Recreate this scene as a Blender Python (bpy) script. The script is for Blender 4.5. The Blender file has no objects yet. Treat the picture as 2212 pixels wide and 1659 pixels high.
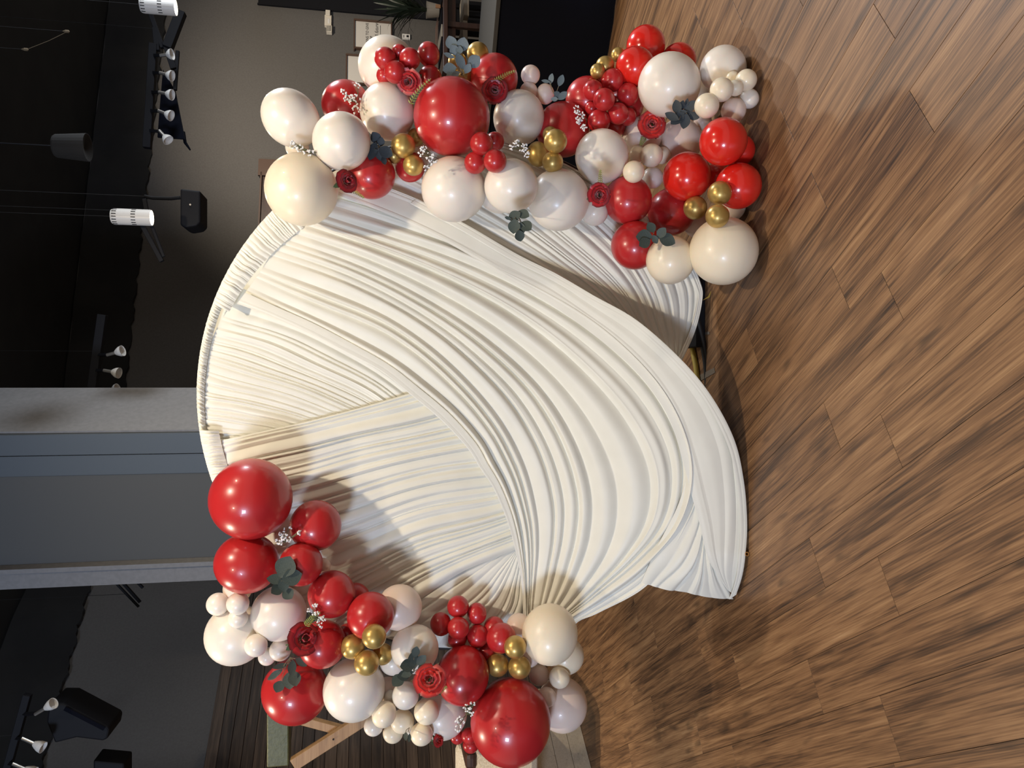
import bpy, bmesh, math, random
import numpy as np
from mathutils import Vector, Matrix
random.seed(7)
rng = np.random.default_rng(11)
S = bpy.context.scene
COL = S.collection

# ------------------------------------------------------------------ camera
FOC, EYE = 1600.0, 1.5
TH = math.atan(FOC / 8800.0)
RT = np.array([1.0, 0, 0]); UP = np.array([0, math.sin(TH), math.cos(TH)]); FW = np.array([0, math.cos(TH), -math.sin(TH)])
EYEP = np.array([0, 0, EYE])
cam = bpy.data.cameras.new('camera'); cam.sensor_fit = 'HORIZONTAL'; cam.sensor_width = 36.0
cam.lens = FOC / 2212.0 * 36.0; cam.clip_start = 0.05; cam.clip_end = 100
camo = bpy.data.objects.new('camera', cam); COL.objects.link(camo); S.camera = camo
m = Matrix.Identity(4)
for c, vec in enumerate((-UP, RT, -FW)):
    for r in range(3): m[r][c] = vec[r]
m[0][3], m[1][3], m[2][3] = EYEP
camo.matrix_world = m                      # the picture was taken with the phone turned on its side

# ------------------------------------------------------------------ world, lights, exposure
W = bpy.data.worlds.new('world'); S.world = W; W.use_nodes = True
W.node_tree.nodes['Background'].inputs[0].default_value = (0.86, 0.77, 0.68, 1)
W.node_tree.nodes['Background'].inputs[1].default_value = 0.42
S.view_settings.view_transform = 'Standard'; S.view_settings.look = 'None'
S.view_settings.exposure = 0.0; S.view_settings.gamma = 1.0; S.view_settings.use_curve_mapping = False

def spot(name, loc, aim, watt, col, deg=110, size=0.05, blend=0.5):
    l = bpy.data.lights.new(name, 'SPOT'); l.energy = watt; l.color = col; l.spot_size = math.radians(deg)
    l.spot_blend = blend; l.shadow_soft_size = size
    o = bpy.data.objects.new(name, l); COL.objects.link(o); o.location = loc
    o.rotation_euler = (Vector(aim) - Vector(loc)).to_track_quat('-Z', 'Y').to_euler(); return o

def area(name, loc, aim, watt, col, sx, sy):
    l = bpy.data.lights.new(name, 'AREA'); l.shape = 'RECTANGLE'; l.size = sx; l.size_y = sy; l.energy = watt; l.color = col
    o = bpy.data.objects.new(name, l); COL.objects.link(o); o.location = loc
    o.rotation_euler = (Vector(aim) - Vector(loc)).to_track_quat('-Z', 'Y').to_euler(); return o

WARM = (1.0, 0.85, 0.65); COOL = (0.62, 0.75, 1.0)
spot('ceiling_spot_key', (0.6, 1.4, 3.9), (0.0, 2.9, 0.7), 240, WARM, 125, 0.05, 0.6)
spot('ceiling_spot_left', (-2.6, 3.2, 3.5), (-1.0, 2.4, 0.2), 150, WARM, 110, 0.05)
spot('ceiling_spot_right', (2.5, 1.5, 3.9), (0.5, 3.0, 0.5), 90, WARM, 90, 0.05)
spot('ceiling_spot_floor', (-1.3, 0.6, 3.8), (-0.9, 2.0, 0.2), 70, WARM, 100, 0.06)
area('window_light_behind', (-4.2, -4.0, 3.4), (0, 2.9, 1.2), 340, COOL, 1.2, 1.2)
area('doorway_light_right', (3.7, 4.3, 2.8), (0.2, 2.4, 0.8), 90, (0.85, 0.92, 1.0), 0.35, 0.5)
spot('wall_washer', (3.3, 5.9, 3.5), (3.4, 8.8, 1.6), 440, (1.0, 0.88, 0.72), 100, 0.08, 0.8)

spot('ceiling_spot_bench', (-3.0, 3.9, 3.4), (-2.6, 5.1, 0.2), 300, WARM, 50, 0.05, 0.7)

# ------------------------------------------------------------------ picking helpers (photo pixel -> point of the room)
def ray(px, py):
    return FW + ((1659.0 - py) - 829.5) / FOC * RT - (px - 1106.0) / FOC * UP
def P(px, py, Y):
    d = ray(px, py); return EYEP + d * (Y / d[1])
def onplane(px, py, p0, n):
    d = ray(px, py); n = np.array(n, float); return EYEP + d * (((np.array(p0) - EYEP) @ n) / (d @ n))
def onfloor(px, py, z=0.0):
    return onplane(px, py, (0, 0, z), (0, 0, 1))

# ------------------------------------------------------------------ object helpers
def tag(o, label=None, cat=None, group=None, kind=None):
    if label: o['label'] = label
    if cat: o['category'] = cat
    if group: o['group'] = group
    if kind: o['kind'] = kind
    return o
def empty(name, loc=(0, 0, 0)):
    o = bpy.data.objects.new(name, None); COL.objects.link(o); o.location = loc; o.empty_display_size = 0.05; return o
def link(name, me, mat=None, parent=None, mw=None, smooth=False):
    if mat and not me.materials: me.materials.append(mat)
    if smooth:
        me.polygons.foreach_set('use_smooth', [True] * len(me.polygons))
    o = bpy.data.objects.new(name, me); COL.objects.link(o)
    if mw is not None: o.matrix_world = mw
    if parent:
        o.parent = parent
        inv = Matrix.Translation(-Vector(parent.location)) if parent.type == 'EMPTY' else Matrix.Identity(4)
        o.matrix_parent_inverse = inv
    return o
def mesh(name, v, f):
    me = bpy.data.meshes.new(name); me.from_pydata([tuple(map(float, p)) for p in v], [], [tuple(q) for q in f]); me.update(); return me
def bm_mesh(name, bm):
    bmesh.ops.recalc_face_normals(bm, faces=bm.faces)
    me = bpy.data.meshes.new(name); bm.to_mesh(me); bm.free(); return me
def fix_normals(me):
    bm = bmesh.new(); bm.from_mesh(me); bmesh.ops.recalc_face_normals(bm, faces=bm.faces); bm.to_mesh(me); bm.free(); return me
def grid_faces(nu, nv):
    return [(i * nv + j, (i + 1) * nv + j, (i + 1) * nv + j + 1, i * nv + j + 1) for i in range(nu - 1) for j in range(nv - 1)]
def box_mesh(name, c, sx, sy, sz, ax=None, bevel=0.0):
    bm = bmesh.new(); add_box2(bm, c, sx, sy, sz, ax, bevel); return bm_mesh(name, bm)
def add_box2(bm, c, sx, sy, sz, ax=None, bevel=0.0):
    ax = np.eye(3) if ax is None else np.array(ax, float); c = np.array(c, float)
    b2 = bmesh.new(); bmesh.ops.create_cube(b2, size=2)
    for v in b2.verts: v.co = (v.co.x * sx, v.co.y * sy, v.co.z * sz)
    if bevel: bmesh.ops.bevel(b2, geom=list(b2.edges), offset=bevel, segments=2, affect='EDGES', profile=0.5)
    b2.verts.index_update(); b2.verts.ensure_lookup_table()
    nv = [bm.verts.new(tuple(c + np.array(v.co) @ ax)) for v in b2.verts]
    for fc in b2.faces: bm.faces.new([nv[v.index] for v in fc.verts])
    b2.free()
def frame_along(a, b, side=(0, 0, 1)):
    """rows: axis a->b, and two perpendiculars"""
    x = np.array(b, float) - np.array(a, float); L = np.linalg.norm(x); x /= L
    s = np.array(side, float); s -= x * (s @ x)
    if np.linalg.norm(s) < 1e-4: s = np.array([1.0, 0.3, 0]); s -= x * (s @ x)
    s /= np.linalg.norm(s); return np.array([x, np.cross(s, x), s]), L
def bar_mesh(name, a, b, w, t, side=(0, 0, 1), bevel=0.0):
    ax, L = frame_along(a, b, side); return box_mesh(name, (np.array(a) + np.array(b)) / 2, L / 2, w / 2, t / 2, ax, bevel)
def add_tube(bm, pts, r, n=8, cap=True):
    pts = [np.array(p, float) for p in pts]; rs = r if hasattr(r, '__len__') else [r] * len(pts)
    rings = []; prev = None
    for i, p in enumerate(pts):
        t = pts[min(i + 1, len(pts) - 1)] - pts[max(i - 1, 0)]; t /= (np.linalg.norm(t) + 1e-9)
        s = prev if prev is not None else np.array([0.31, 0.2, 0.93])
        s = s - t * (s @ t)
        if np.linalg.norm(s) < 1e-3: s = np.array([1.0, 0, 0]) - t * t[0]
        s /= np.linalg.norm(s); prev = s; q = np.cross(t, s)
        rings.append([bm.verts.new(tuple(p + rs[i] * (math.cos(2 * math.pi * k / n) * s + math.sin(2 * math.pi * k / n) * q))) for k in range(n)])
    for a, b in zip(rings, rings[1:]):
        for k in range(n): bm.faces.new((a[k], a[(k + 1) % n], b[(k + 1) % n], b[k]))
    if cap: bm.faces.new(rings[0][::-1]); bm.faces.new(rings[-1])
def tube_mesh(name, pts, r, n=8):
    bm = bmesh.new(); add_tube(bm, pts, r, n); return bm_mesh(name, bm)
def lathe(bm, a, axis, prof, n=20):
    """prof: list of (radius, distance along axis)"""
    axis = np.array(axis, float); axis /= np.linalg.norm(axis); s = np.cross(axis, [0.3, 0.9, 0.2]); s /= np.linalg.norm(s); q = np.cross(axis, s)
    rings = [[bm.verts.new(tuple(np.array(a) + axis * d + max(r, 1e-4) * (math.cos(2 * math.pi * k / n) * s + math.sin(2 * math.pi * k / n) * q))) for k in range(n)] for r, d in prof]
    for u, w in zip(rings, rings[1:]):
        for k in range(n): bm.faces.new((u[k], u[(k + 1) % n], w[(k + 1) % n], w[k]))
    bm.faces.new(rings[0][::-1]); bm.faces.new(rings[-1])
def lathe_mesh(name, a, axis, prof, n=20):
    bm = bmesh.new(); lathe(bm, a, axis, prof, n); return bm_mesh(name, bm)

# ------------------------------------------------------------------ materials
def mat(name, col, rough=0.5, metal=0.0, coat=0.0, sheen=0.0, sss=0.0, spec=0.5):
    mm = bpy.data.materials.new(name); mm.use_nodes = True; b = mm.node_tree.nodes['Principled BSDF']
    b.inputs['Base Color'].default_value = (*col, 1); b.inputs['Roughness'].default_value = rough; b.inputs['Metallic'].default_value = metal
    b.inputs['Coat Weight'].default_value = coat; b.inputs['Coat Roughness'].default_value = 0.03; b.inputs['Sheen Weight'].default_value = sheen
    b.inputs['Specular IOR Level'].default_value = spec
    if sss:
        b.inputs['Subsurface Weight'].default_value = sss; b.inputs['Subsurface Radius'].default_value = (0.06, 0.03, 0.02); b.inputs['Subsurface Scale'].default_value = 0.5
    return mm
def nodes(mm): return mm.node_tree.nodes, mm.node_tree.links, mm.node_tree.nodes['Principled BSDF']
def noise_col(mm, c1, c2, scale, detail=4, bump=0.0, lo=0.35, hi=0.65, stretch=(1, 1, 1), dist=0.01):
    n, l, b = nodes(mm); tc = n.new('ShaderNodeTexCoord'); mp = n.new('ShaderNodeMapping'); mp.inputs['Scale'].default_value = stretch
    nz = n.new('ShaderNodeTexNoise'); nz.inputs['Scale'].default_value = scale; nz.inputs['Detail'].default_value = detail
    cr = n.new('ShaderNodeValToRGB'); cr.color_ramp.elements[0].position = lo; cr.color_ramp.elements[1].position = hi
    cr.color_ramp.elements[0].color = (*c1, 1); cr.color_ramp.elements[1].color = (*c2, 1)
    l.new(tc.outputs['Object'], mp.inputs[0]); l.new(mp.outputs[0], nz.inputs['Vector']); l.new(nz.outputs['Fac'], cr.inputs[0]); l.new(cr.outputs[0], b.inputs['Base Color'])
    if bump:
        bp = n.new('ShaderNodeBump'); bp.inputs['Strength'].default_value = bump; bp.inputs['Distance'].default_value = dist
        l.new(nz.outputs['Fac'], bp.inputs['Height']); l.new(bp.outputs[0], b.inputs['Normal'])
    return mm
def wood(name, stops, grain=(1.6, 26, 26), fine=(5, 220, 220), rough=0.45, tone=0.35, bump=0.12, knots=0.7, knotcol=(0.03, 0.017, 0.01)):
    """plank wood: long streaks along local X, fine lines, dark knots; every plank shifted by its own random number"""
    mm = bpy.data.materials.new(name); mm.use_nodes = True; n, l, b = nodes(mm); b.inputs['Roughness'].default_value = rough
    tc = n.new('ShaderNodeTexCoord'); oi = n.new('ShaderNodeObjectInfo')
    mul = n.new('ShaderNodeMath'); mul.operation = 'MULTIPLY'; mul.inputs[1].default_value = 57.0; l.new(oi.outputs['Random'], mul.inputs[0])
    cmb = n.new('ShaderNodeCombineXYZ')
    for k in range(3): l.new(mul.outputs[0], cmb.inputs[k])
    add = n.new('ShaderNodeVectorMath'); add.operation = 'ADD'; l.new(tc.outputs['Object'], add.inputs[0]); l.new(cmb.outputs[0], add.inputs[1])
    def mapped(sc):
        mp = n.new('ShaderNodeMapping'); mp.inputs['Scale'].default_value = sc; l.new(add.outputs[0], mp.inputs[0]); return mp
    n1 = n.new('ShaderNodeTexNoise'); n1.inputs['Scale'].default_value = 1; n1.inputs['Detail'].default_value = 5; n1.inputs['Roughness'].default_value = 0.6; n1.inputs['Distortion'].default_value = 0.6
    l.new(mapped(grain).outputs[0], n1.inputs['Vector'])
    n2 = n.new('ShaderNodeTexNoise'); n2.inputs['Scale'].default_value = 1; n2.inputs['Detail'].default_value = 3; l.new(mapped(fine).outputs[0], n2.inputs['Vector'])
    mx = n.new('ShaderNodeMix'); mx.data_type = 'FLOAT'; mx.inputs[0].default_value = 0.40; l.new(n1.outputs['Fac'], mx.inputs[2]); l.new(n2.outputs['Fac'], mx.inputs[3])
    sh = n.new('ShaderNodeMath'); sh.operation = 'MULTIPLY_ADD'; sh.inputs[1].default_value = tone * 0.4; l.new(oi.outputs['Random'], sh.inputs[0])
    su = n.new('ShaderNodeMath'); su.operation = 'SUBTRACT'; su.inputs[1].default_value = tone * 0.2; l.new(mx.outputs[0], su.inputs[0]); l.new(su.outputs[0], sh.inputs[2])
    cr = n.new('ShaderNodeValToRGB'); els = cr.color_ramp.elements
    els[0].position, els[0].color = stops[0][0], (*stops[0][1], 1); els[1].position, els[1].color = stops[-1][0], (*stops[-1][1], 1)
    for p, c in stops[1:-1]: els.new(p).color = (*c, 1)
    l.new(sh.outputs[0], cr.inputs[0]); out = cr.outputs[0]
    if knots:
        vo = n.new('ShaderNodeTexNoise'); vo.inputs['Scale'].default_value = 1; vo.inputs['Detail'].default_value = 2; l.new(mapped((4.2, 15, 15)).outputs[0], vo.inputs['Vector'])
        kr = n.new('ShaderNodeValToRGB'); kr.color_ramp.elements[0].position = 0.62; kr.color_ramp.elements[1].position = 0.76
        l.new(vo.outputs['Fac'], kr.inputs[0])
        km = n.new('ShaderNodeMath'); km.operation = 'MULTIPLY'; km.inputs[1].default_value = knots; l.new(kr.outputs[0], km.inputs[0])
        m2 = n.new('ShaderNodeMix'); m2.data_type = 'RGBA'; l.new(km.outputs[0], m2.inputs[0]); l.new(out, m2.inputs[6]); m2.inputs[7].default_value = (*knotcol, 1); out = m2.outputs[2]
    l.new(out, b.inputs['Base Color'])
    if bump:
        bp = n.new('ShaderNodeBump'); bp.inputs['Strength'].default_value = bump; bp.inputs['Distance'].default_value = 0.004
        l.new(mx.outputs[0], bp.inputs['Height']); l.new(bp.outputs[0], b.inputs['Normal'])
    return mm

M_FLOOR = wood('floor_wood', [(0.30, (0.028, 0.015, 0.009)), (0.41, (0.095, 0.048, 0.023)), (0.51, (0.200, 0.103, 0.047)), (0.62, (0.295, 0.165, 0.078)), (0.76, (0.43, 0.27, 0.14))], rough=0.46, tone=0.13, bump=0.08)
M_DARKWOOD = wood('wall_wood', [(0.3, (0.016, 0.009, 0.006)), (0.5, (0.055, 0.034, 0.021)), (0.62, (0.105, 0.067, 0.042)), (0.78, (0.16, 0.108, 0.070))], rough=0.6, tone=0.5, knots=0.6)
M_PINE = wood('pine', [(0.3, (0.24, 0.125, 0.048)), (0.5, (0.34, 0.195, 0.085)), (0.75, (0.42, 0.26, 0.125))], grain=(2, 30, 30), rough=0.55, knots=0.75, knotcol=(0.06, 0.03, 0.015))
M_BLEACH = wood('bleached_wood', [(0.27, (0.12, 0.07, 0.04)), (0.36, (0.62, 0.52, 0.37)), (0.56, (0.72, 0.62, 0.46)), (0.75, (0.80, 0.72, 0.57))], grain=(4, 60, 60), fine=(14, 170, 170), rough=0.55, knots=0)
M_TABLEWOOD = wood('table_wood', [(0.3, (0.022, 0.010, 0.007)), (0.6, (0.075, 0.034, 0.023)), (0.8, (0.12, 0.06, 0.04))], rough=0.4, knots=0)
M_WALL = noise_col(mat('wall_paint', (0.1, 0.1, 0.1), 0.85), (0.100, 0.092, 0.084), (0.112, 0.104, 0.095), 60, 3, 0.05)
M_PILLAR = noise_col(mat('pillar_paint', (0.1, 0.1, 0.1), 0.7), (0.20, 0.20, 0.205), (0.225, 0.225, 0.23), 40, 3, 0.05)
M_PANELGREY = mat('panel_grey', (0.085, 0.088, 0.088), 0.75)
M_TRIMBLUE = mat('trim_blue_grey', (0.082, 0.100, 0.118), 0.5)
M_CEIL = noise_col(mat('ceiling_black', (0.01, 0.01, 0.01), 0.9), (0.0075, 0.0070, 0.0068), (0.013, 0.012, 0.011), 3, 3)
M_BLACK = mat('black_paint', (0.006, 0.006, 0.008), 0.6, spec=0.2)
M_BLACKCLOTH = mat('black_cloth', (0.0035, 0.0042, 0.0085), 0.9, sheen=0.02, spec=0.1)
M_GREYTOP = mat('grey_laminate', (0.036, 0.034, 0.031), 0.8)
M_WHITEMETAL = mat('white_enamel', (0.72, 0.70, 0.66), 0.35)
M_PLASTIC = mat('ivory_plastic', (0.66, 0.60, 0.50), 0.45)
M_SILVER = mat('brushed_steel', (0.55, 0.52, 0.48), 0.35, 0.9)
M_BROWNFRAME = mat('brown_frame', (0.085, 0.045, 0.028), 0.5)
M_PAPER = mat('poster_paper', (0.62, 0.58, 0.52), 0.8)
M_INK = mat('ink', (0.03, 0.03, 0.03), 0.8)
M_GREENPAINT = noise_col(mat('olive_paint', (0.1, 0.1, 0.05), 0.5), (0.066, 0.068, 0.020), (0.082, 0.084, 0.027), 70, 4, 0.5, dist=0.004)
M_BOUCLE = noise_col(mat('boucle', (0.6, 0.5, 0.4), 0.95, sheen=0.3), (0.50, 0.40, 0.27), (0.76, 0.67, 0.52), 230, 2, 1.0, dist=0.004)
M_BEIGE = mat('beige_linen', (0.50, 0.43, 0.34), 0.9)
M_TAN = mat('tan_leather', (0.45, 0.22, 0.10), 0.5)
M_YELLOW = mat('yellow_rubber', (0.36, 0.26, 0.045), 0.5)
M_COPPER = mat('copper_pipe', (0.50, 0.24, 0.07), 0.4, 0.4)
M_TAPE = mat('clear_grey_tape', (0.17, 0.14, 0.11), 0.3)
M_GLOW = bpy.data.materials.new('lamp_glow'); M_GLOW.use_nodes = True
_n, _l, _b = nodes(M_GLOW); _b.inputs['Emission Color'].default_value = (1, 0.93, 0.72, 1); _b.inputs['Emission Strength'].default_value = 9
# balloon latex
def latex(name, col, rough, coat, sss, metal=0.0):
    return mat(name, col, rough, metal, coat, 0, sss)
M_RED = latex('red_latex', (0.47, 0.020, 0.022), 0.30, 0.30, 0.10)
M_REDB = latex('bright_red_latex', (0.70, 0.020, 0.012), 0.22, 0.5, 0.10)
M_WHITE = latex('pearl_white_latex', (0.85, 0.775, 0.68), 0.33, 0.16, 0.22)
M_CREAM = latex('cream_latex', (0.86, 0.75, 0.57), 0.36, 0.14, 0.22)
M_BLUSH = latex('blush_latex', (0.84, 0.68, 0.58), 0.38, 0.14, 0.22)
M_GOLD = latex('gold_latex', (0.52, 0.35, 0.105), 0.36, 0.2, 0.0, 0.65)
BMAT = {'R': M_RED, 'B': M_REDB, 'W': M_WHITE, 'C': M_CREAM, 'P': M_BLUSH, 'G': M_GOLD}
# satin cloth with a very fine weave
M_CLOTH = noise_col(mat('ivory_satin', (0.8, 0.8, 0.75), 0.46, sheen=0.12, spec=0.35), (0.80, 0.78, 0.685), (0.83, 0.81, 0.715), 9, 2)
M_FRAME = mat('frame_black', (0.012, 0.012, 0.013), 0.5)
# flowers
M_LEAF = noise_col(mat('eucalyptus_leaf', (0.1, 0.13, 0.12), 0.6), (0.034, 0.050, 0.042), (0.060, 0.078, 0.066), 30, 3)
M_LEAFB = noise_col(mat('eucalyptus_leaf_blue', (0.1, 0.13, 0.12), 0.55), (0.080, 0.112, 0.128), (0.125, 0.160, 0.175), 30, 3)
M_LEAFD = noise_col(mat('eucalyptus_leaf_dark', (0.1, 0.13, 0.12), 0.6), (0.014, 0.022, 0.030), (0.028, 0.038, 0.046), 30, 3)
M_FERN = mat('fern_green', (0.27, 0.30, 0.075), 0.6)
M_GREEN = mat('sepal_green', (0.035, 0.075, 0.025), 0.6)
M_STEM = mat('stem_green', (0.12, 0.13, 0.06), 0.7)
M_TWIG = mat('twig_brown', (0.16, 0.12, 0.07), 0.8)
M_BLOSSOM = mat('blossom_white', (0.86, 0.85, 0.84), 0.8)
M_PLANT = mat('plant_leaf', (0.022, 0.032, 0.016), 0.55)
def petal_mat(name, c_in, c_edge):
    mm = mat(name, c_in, 0.42, sheen=0.3); n, l, b = nodes(mm)
    at = n.new('ShaderNodeAttribute'); at.attribute_name = 'edge'
    mx = n.new('ShaderNodeMix'); mx.data_type = 'RGBA'; mx.inputs[6].default_value = (*c_in, 1); mx.inputs[7].default_value = (*c_edge, 1)
    l.new(at.outputs['Fac'], mx.inputs[0]); l.new(mx.outputs[2], b.inputs['Base Color']); return mm
M_PETAL = petal_mat('rose_petal', (0.50, 0.014, 0.020), (0.09, 0.004, 0.008))
M_PETALB = petal_mat('rose_petal_bright', (0.68, 0.028, 0.022), (0.13, 0.006, 0.010))

# ================================================================== the setting
# ---- floor: every plank its own part; rows and end joints follow the seams seen in the photo
floor = box_mesh('floor', (0.5, 2.0, -0.012), 7.5, 7.5, 0.006); floor = link('floor', floor, M_BLACK); tag(floor, kind='structure')
A_ = math.radians(32.4); E_ = np.array([math.cos(A_), math.sin(A_)]); D_ = np.array([-math.sin(A_), math.cos(A_)])
PW, PL = 0.18, 1.13
JOINT = {10: 1.616, 5: 1.097, 3: 1.141, 4: 1.605, 2: 1.693, 1: 1.512, 0: 1.976, -1: 1.745, -2: 2.305, -3: 1.989, -4: 2.547, -5: 2.207}
def plank_mesh(name, L, wd, th, bev):
    me = box_mesh(name, (0, 0, 0), L / 2, wd / 2, th / 2, None, bev); return me
pm = plank_mesh('plank', PL - 0.0015, PW - 0.0012, 0.008, 0.0009); pm.materials.append(M_FLOOR)
rows = []
for k in range(-22, 26):
    j0 = JOINT.get(k, 1.13 * ((k * 0.37 + 0.21) % 1.0))
    for q in range(-6, 8):
        ec, dc = 1.0 + PW * (k + 0.5), j0 + PL * (q + 0.5)
        c = E_ * ec + D_ * dc
        if c[1] < 1.15 or c[1] > 7.6 or c[0] < -3.3 or c[0] > 4.4: continue
        # keep what the camera can see
        seen = False
        for (a, b) in ((0, 0), (.5, 0), (-.5, 0), (.5, .09), (-.5, -.09)):
            w = c + D_ * a * PL + E_ * b * 2
            rel = np.array([w[0], w[1], -EYE]); zc = rel @ FW
            if zc > 0.2 and abs(rel @ RT / zc * FOC) < 900 and abs(rel @ UP / zc * FOC) < 1180: seen = True
        if seen: rows.append(((c[0], c[1]), k, q))
rows.sort(key=lambda t: t[0][1])
for (cx, cy), k, q in rows[:295]:
    mw = Matrix(((D_[0], E_[0], 0, cx), (D_[1], E_[1], 0, cy), (0, 0, 1, -0.004), (0, 0, 0, 1)))
    link('plank', pm, None, floor, mw)

# ---- walls
WL0, WLD = np.array([-3.06, 5.9]), np.array([0.636, 0.772]); WLN = np.array([0.772, -0.636])
WB0, WBD = np.array([0.0, 8.2]), np.array([0.963, 0.27]); WBN = np.array([0.27, -0.963])
ZT = 3.62
def wallbox(name, p0, d, n, s0, s1, z0, z1, th, off, m, parent=None):
    a = np.array([*(p0 + d * (s0 + s1) / 2 + n * (off - th / 2)), (z0 + z1) / 2])
    ax = np.array([[d[0], d[1], 0], [n[0], n[1], 0], [0, 0, 1]])
    return link(name, box_mesh(name, a, (s1 - s0) / 2, th / 2, (z1 - z0) / 2, ax), m, parent)
wl = tag(wallbox('wall_left', WL0, WLD, WLN, -3.0, 2.6, 0.0, 4.62, 0.12, 0, M_WALL), kind='structure')
wb = tag(wallbox('wall_back', WB0, WBD, WBN, -1.2, 6.2, 0.0, 4.62, 0.12, 0, M_WALL), kind='structure')
def onwl(px, py, off=0.0): return onplane(px, py, (*(WL0 + WLN * off), 0), (*WLN, 0))
def onwb(px, py, off=0.0): return onplane(px, py, (*(WB0 + WBN * off), 0), (*WBN, 0))
ztop = (onwl(444, 1655)[2] + onwl(474, 1445)[2]) / 2
nb = int(ztop / 0.088); bh = ztop / nb
bm_ = plank_mesh('plank', 4.8, bh - 0.003, 0.018, 0.002); bm_.materials.append(M_DARKWOOD)
for i in range(nb):
    c = WL0 - WLD * 0.4 + WLN * (0.009 + 0.002 * (i * 37 % 3)); z = (i + 0.5) * bh
    mw = Matrix(((WLD[0], 0, WLN[0], c[0]), (WLD[1], 0, WLN[1], c[1]), (0, 1, 0, z), (0, 0, 0, 1)))
    link('plank', bm_, None, wl, mw)
cl = link('ceiling', box_mesh('ceiling', (0.5, 2.5, 4.66), 7.5, 7.5, 0.04), M_CEIL); tag(cl, kind='structure')

# black cloth valance along the wall tops: a ragged lower edge
def valance(name, p0, d, n, s0, s1, z_at, off, parent=None):
    N = 120; v = []; f = []
    for side in (0, 1):
        for i in range(N + 1):
            s = s0 + (s1 - s0) * i / N; b = p0 + d * s + n * (off - 0.03 * side + 0.012 * math.sin(s * 9) * (1 - side))
            zl = z_at(s) + 0.012 * math.sin(s * 23) + 0.008 * math.sin(s * 61)
            v += [(b[0], b[1], zl), (b[0], b[1], 4.6)]
    o = 2 * (N + 1)
    for i in range(N):
        a = 2 * i; f += [(a, a + 2, a + 3, a + 1), (o + a, o + a + 1, o + a + 3, o + a + 2), (a, o + a, o + a + 2, a + 2), (a + 1, a + 3, o + a + 3, o + a + 1)]
    f += [(0, 1, o + 1, o), (2 * N, o + 2 * N, o + 2 * N + 1, 2 * N + 1)]
    return link(name, fix_normals(mesh(name, v, f)), M_CEIL, parent)
zb0, zb1 = onwb(270, 838, .05)[2], onwb(300, 560, .05)[2]
sb0, sb1 = (onwb(270, 838, .05)[:2] - WB0) @ WBD, (onwb(300, 560, .05)[:2] - WB0) @ WBD
tag(valance('trim_1', WB0, WBD, WBN, -1.0, 6.0, lambda s: zb0 + (zb1 - zb0) * (s - sb0) / (sb1 - sb0), 0.05), kind='structure')
zl0, zl1 = onwl(195, 1257, .05)[2], onwl(90, 1655, .05)[2]
sl0, sl1 = (onwl(195, 1257, .05)[:2] - WL0) @ WLD, (onwl(90, 1655, .05)[:2] - WL0) @ WLD
tag(valance('trim_2', WL0, WLD, WLN, -2.5, 2.4, lambda s: zl0 + (zl1 - zl0) * (s - sl0) / (sl1 - sl0), 0.05), kind='structure')

# ---- the projecting pillar between the two walls
def ux(u, Y): return P(440, 1659 - u, Y)[0]
def prism(name, pts, z0, z1, m, parent=None):
    n = len(pts); v = [(x, y, z0) for x, y in pts] + [(x, y, z1) for x, y in pts]
    f = [tuple(range(n))[::-1], tuple(range(n, 2 * n))] + [(i, (i + 1) % n, n + (i + 1) % n, n + i) for i in range(n)]
    return link(name, fix_normals(mesh(name, v, f)), m, parent)
cx, cy = ux(727, 4.35), 4.35
pil = tag(prism('wall_pillar', [(ux(818, 4.75), 4.75), (cx, cy), (ux(449, 4.62), 4.62), (ux(411, 4.66), 4.66), (ux(411, 5.3), 5.3), (ux(818, 5.3), 5.3)], 0, 4.61, M_PANELGREY), kind='structure')
def strip(name, u0, Y0, u1, Y1, proud, m, z1=4.6):
    a, b = np.array([ux(u0, Y0), Y0]), np.array([ux(u1, Y1), Y1]); d = b - a; nn = np.array([d[1], -d[0]]); nn /= np.linalg.norm(nn)
    if nn[1] > 0: nn = -nn
    return prism(name, [tuple(a), tuple(b), tuple(b + nn * proud), tuple(a + nn * proud)], 0.0, z1, m, pil)
def yB(u): return 4.35 + (4.62 - 4.35) * (727 - u) / (727 - 449)
strip('pillar_face', 727, 4.352, 818, 4.752, 0.012, M_PILLAR)
strip('corner_board', 684, yB(684), 726, yB(726), 0.020, M_TRIMBLUE)
strip('corner_board', 640, yB(640), 681, yB(681), 0.012, M_TRIMBLUE)
strip('edge_board', 411, 4.66, 449, 4.62, 0.03, M_PILLAR)
strip('edge_bead', 446, yB(446), 455, yB(455), 0.05, M_PILLAR)

# ---- doors behind: the dark door whose top shows beside the speaker, and the dark opening at the top edge
def doorbox(name, px0, py0, px1, py1, off, th, m, parent=None, z0=None):
    a, b = onwb(px0, py0, off), onwb(px1, py1, off)
    s0, s1 = sorted(((a[:2] - WB0) @ WBD, (b[:2] - WB0) @ WBD)); z1 = max(a[2], b[2]); zz = min(a[2], b[2]) if z0 is None else z0
    return wallbox(name, WB0, WBD, WBN, s0, s1, zz, z1, th, off, m, parent)
d1 = tag(doorbox('door_1', 566, 482, 566, 374, 0.03, 0.03, M_TABLEWOOD, z0=0), kind='structure')
doorbox('door_frame', 557, 486, 566, 371, 0.06, 0.03, M_BROWNFRAME, d1)
doorbox('door_frame', 557, 378, 1100, 371, 0.06, 0.03, M_BROWNFRAME, d1, 0)
doorbox('door_panel', 575, 470, 760, 386, 0.045, 0.015, M_TABLEWOOD, d1)
d2 = tag(doorbox('door_2', 560, 7, 560, -40, 0.03, 0.03, M_BLACK, z0=0), kind='structure')
doorbox('door_frame', 556, 8.5, 556, 6, 0.05, 0.02, M_BLACK, d2, 0)

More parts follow.
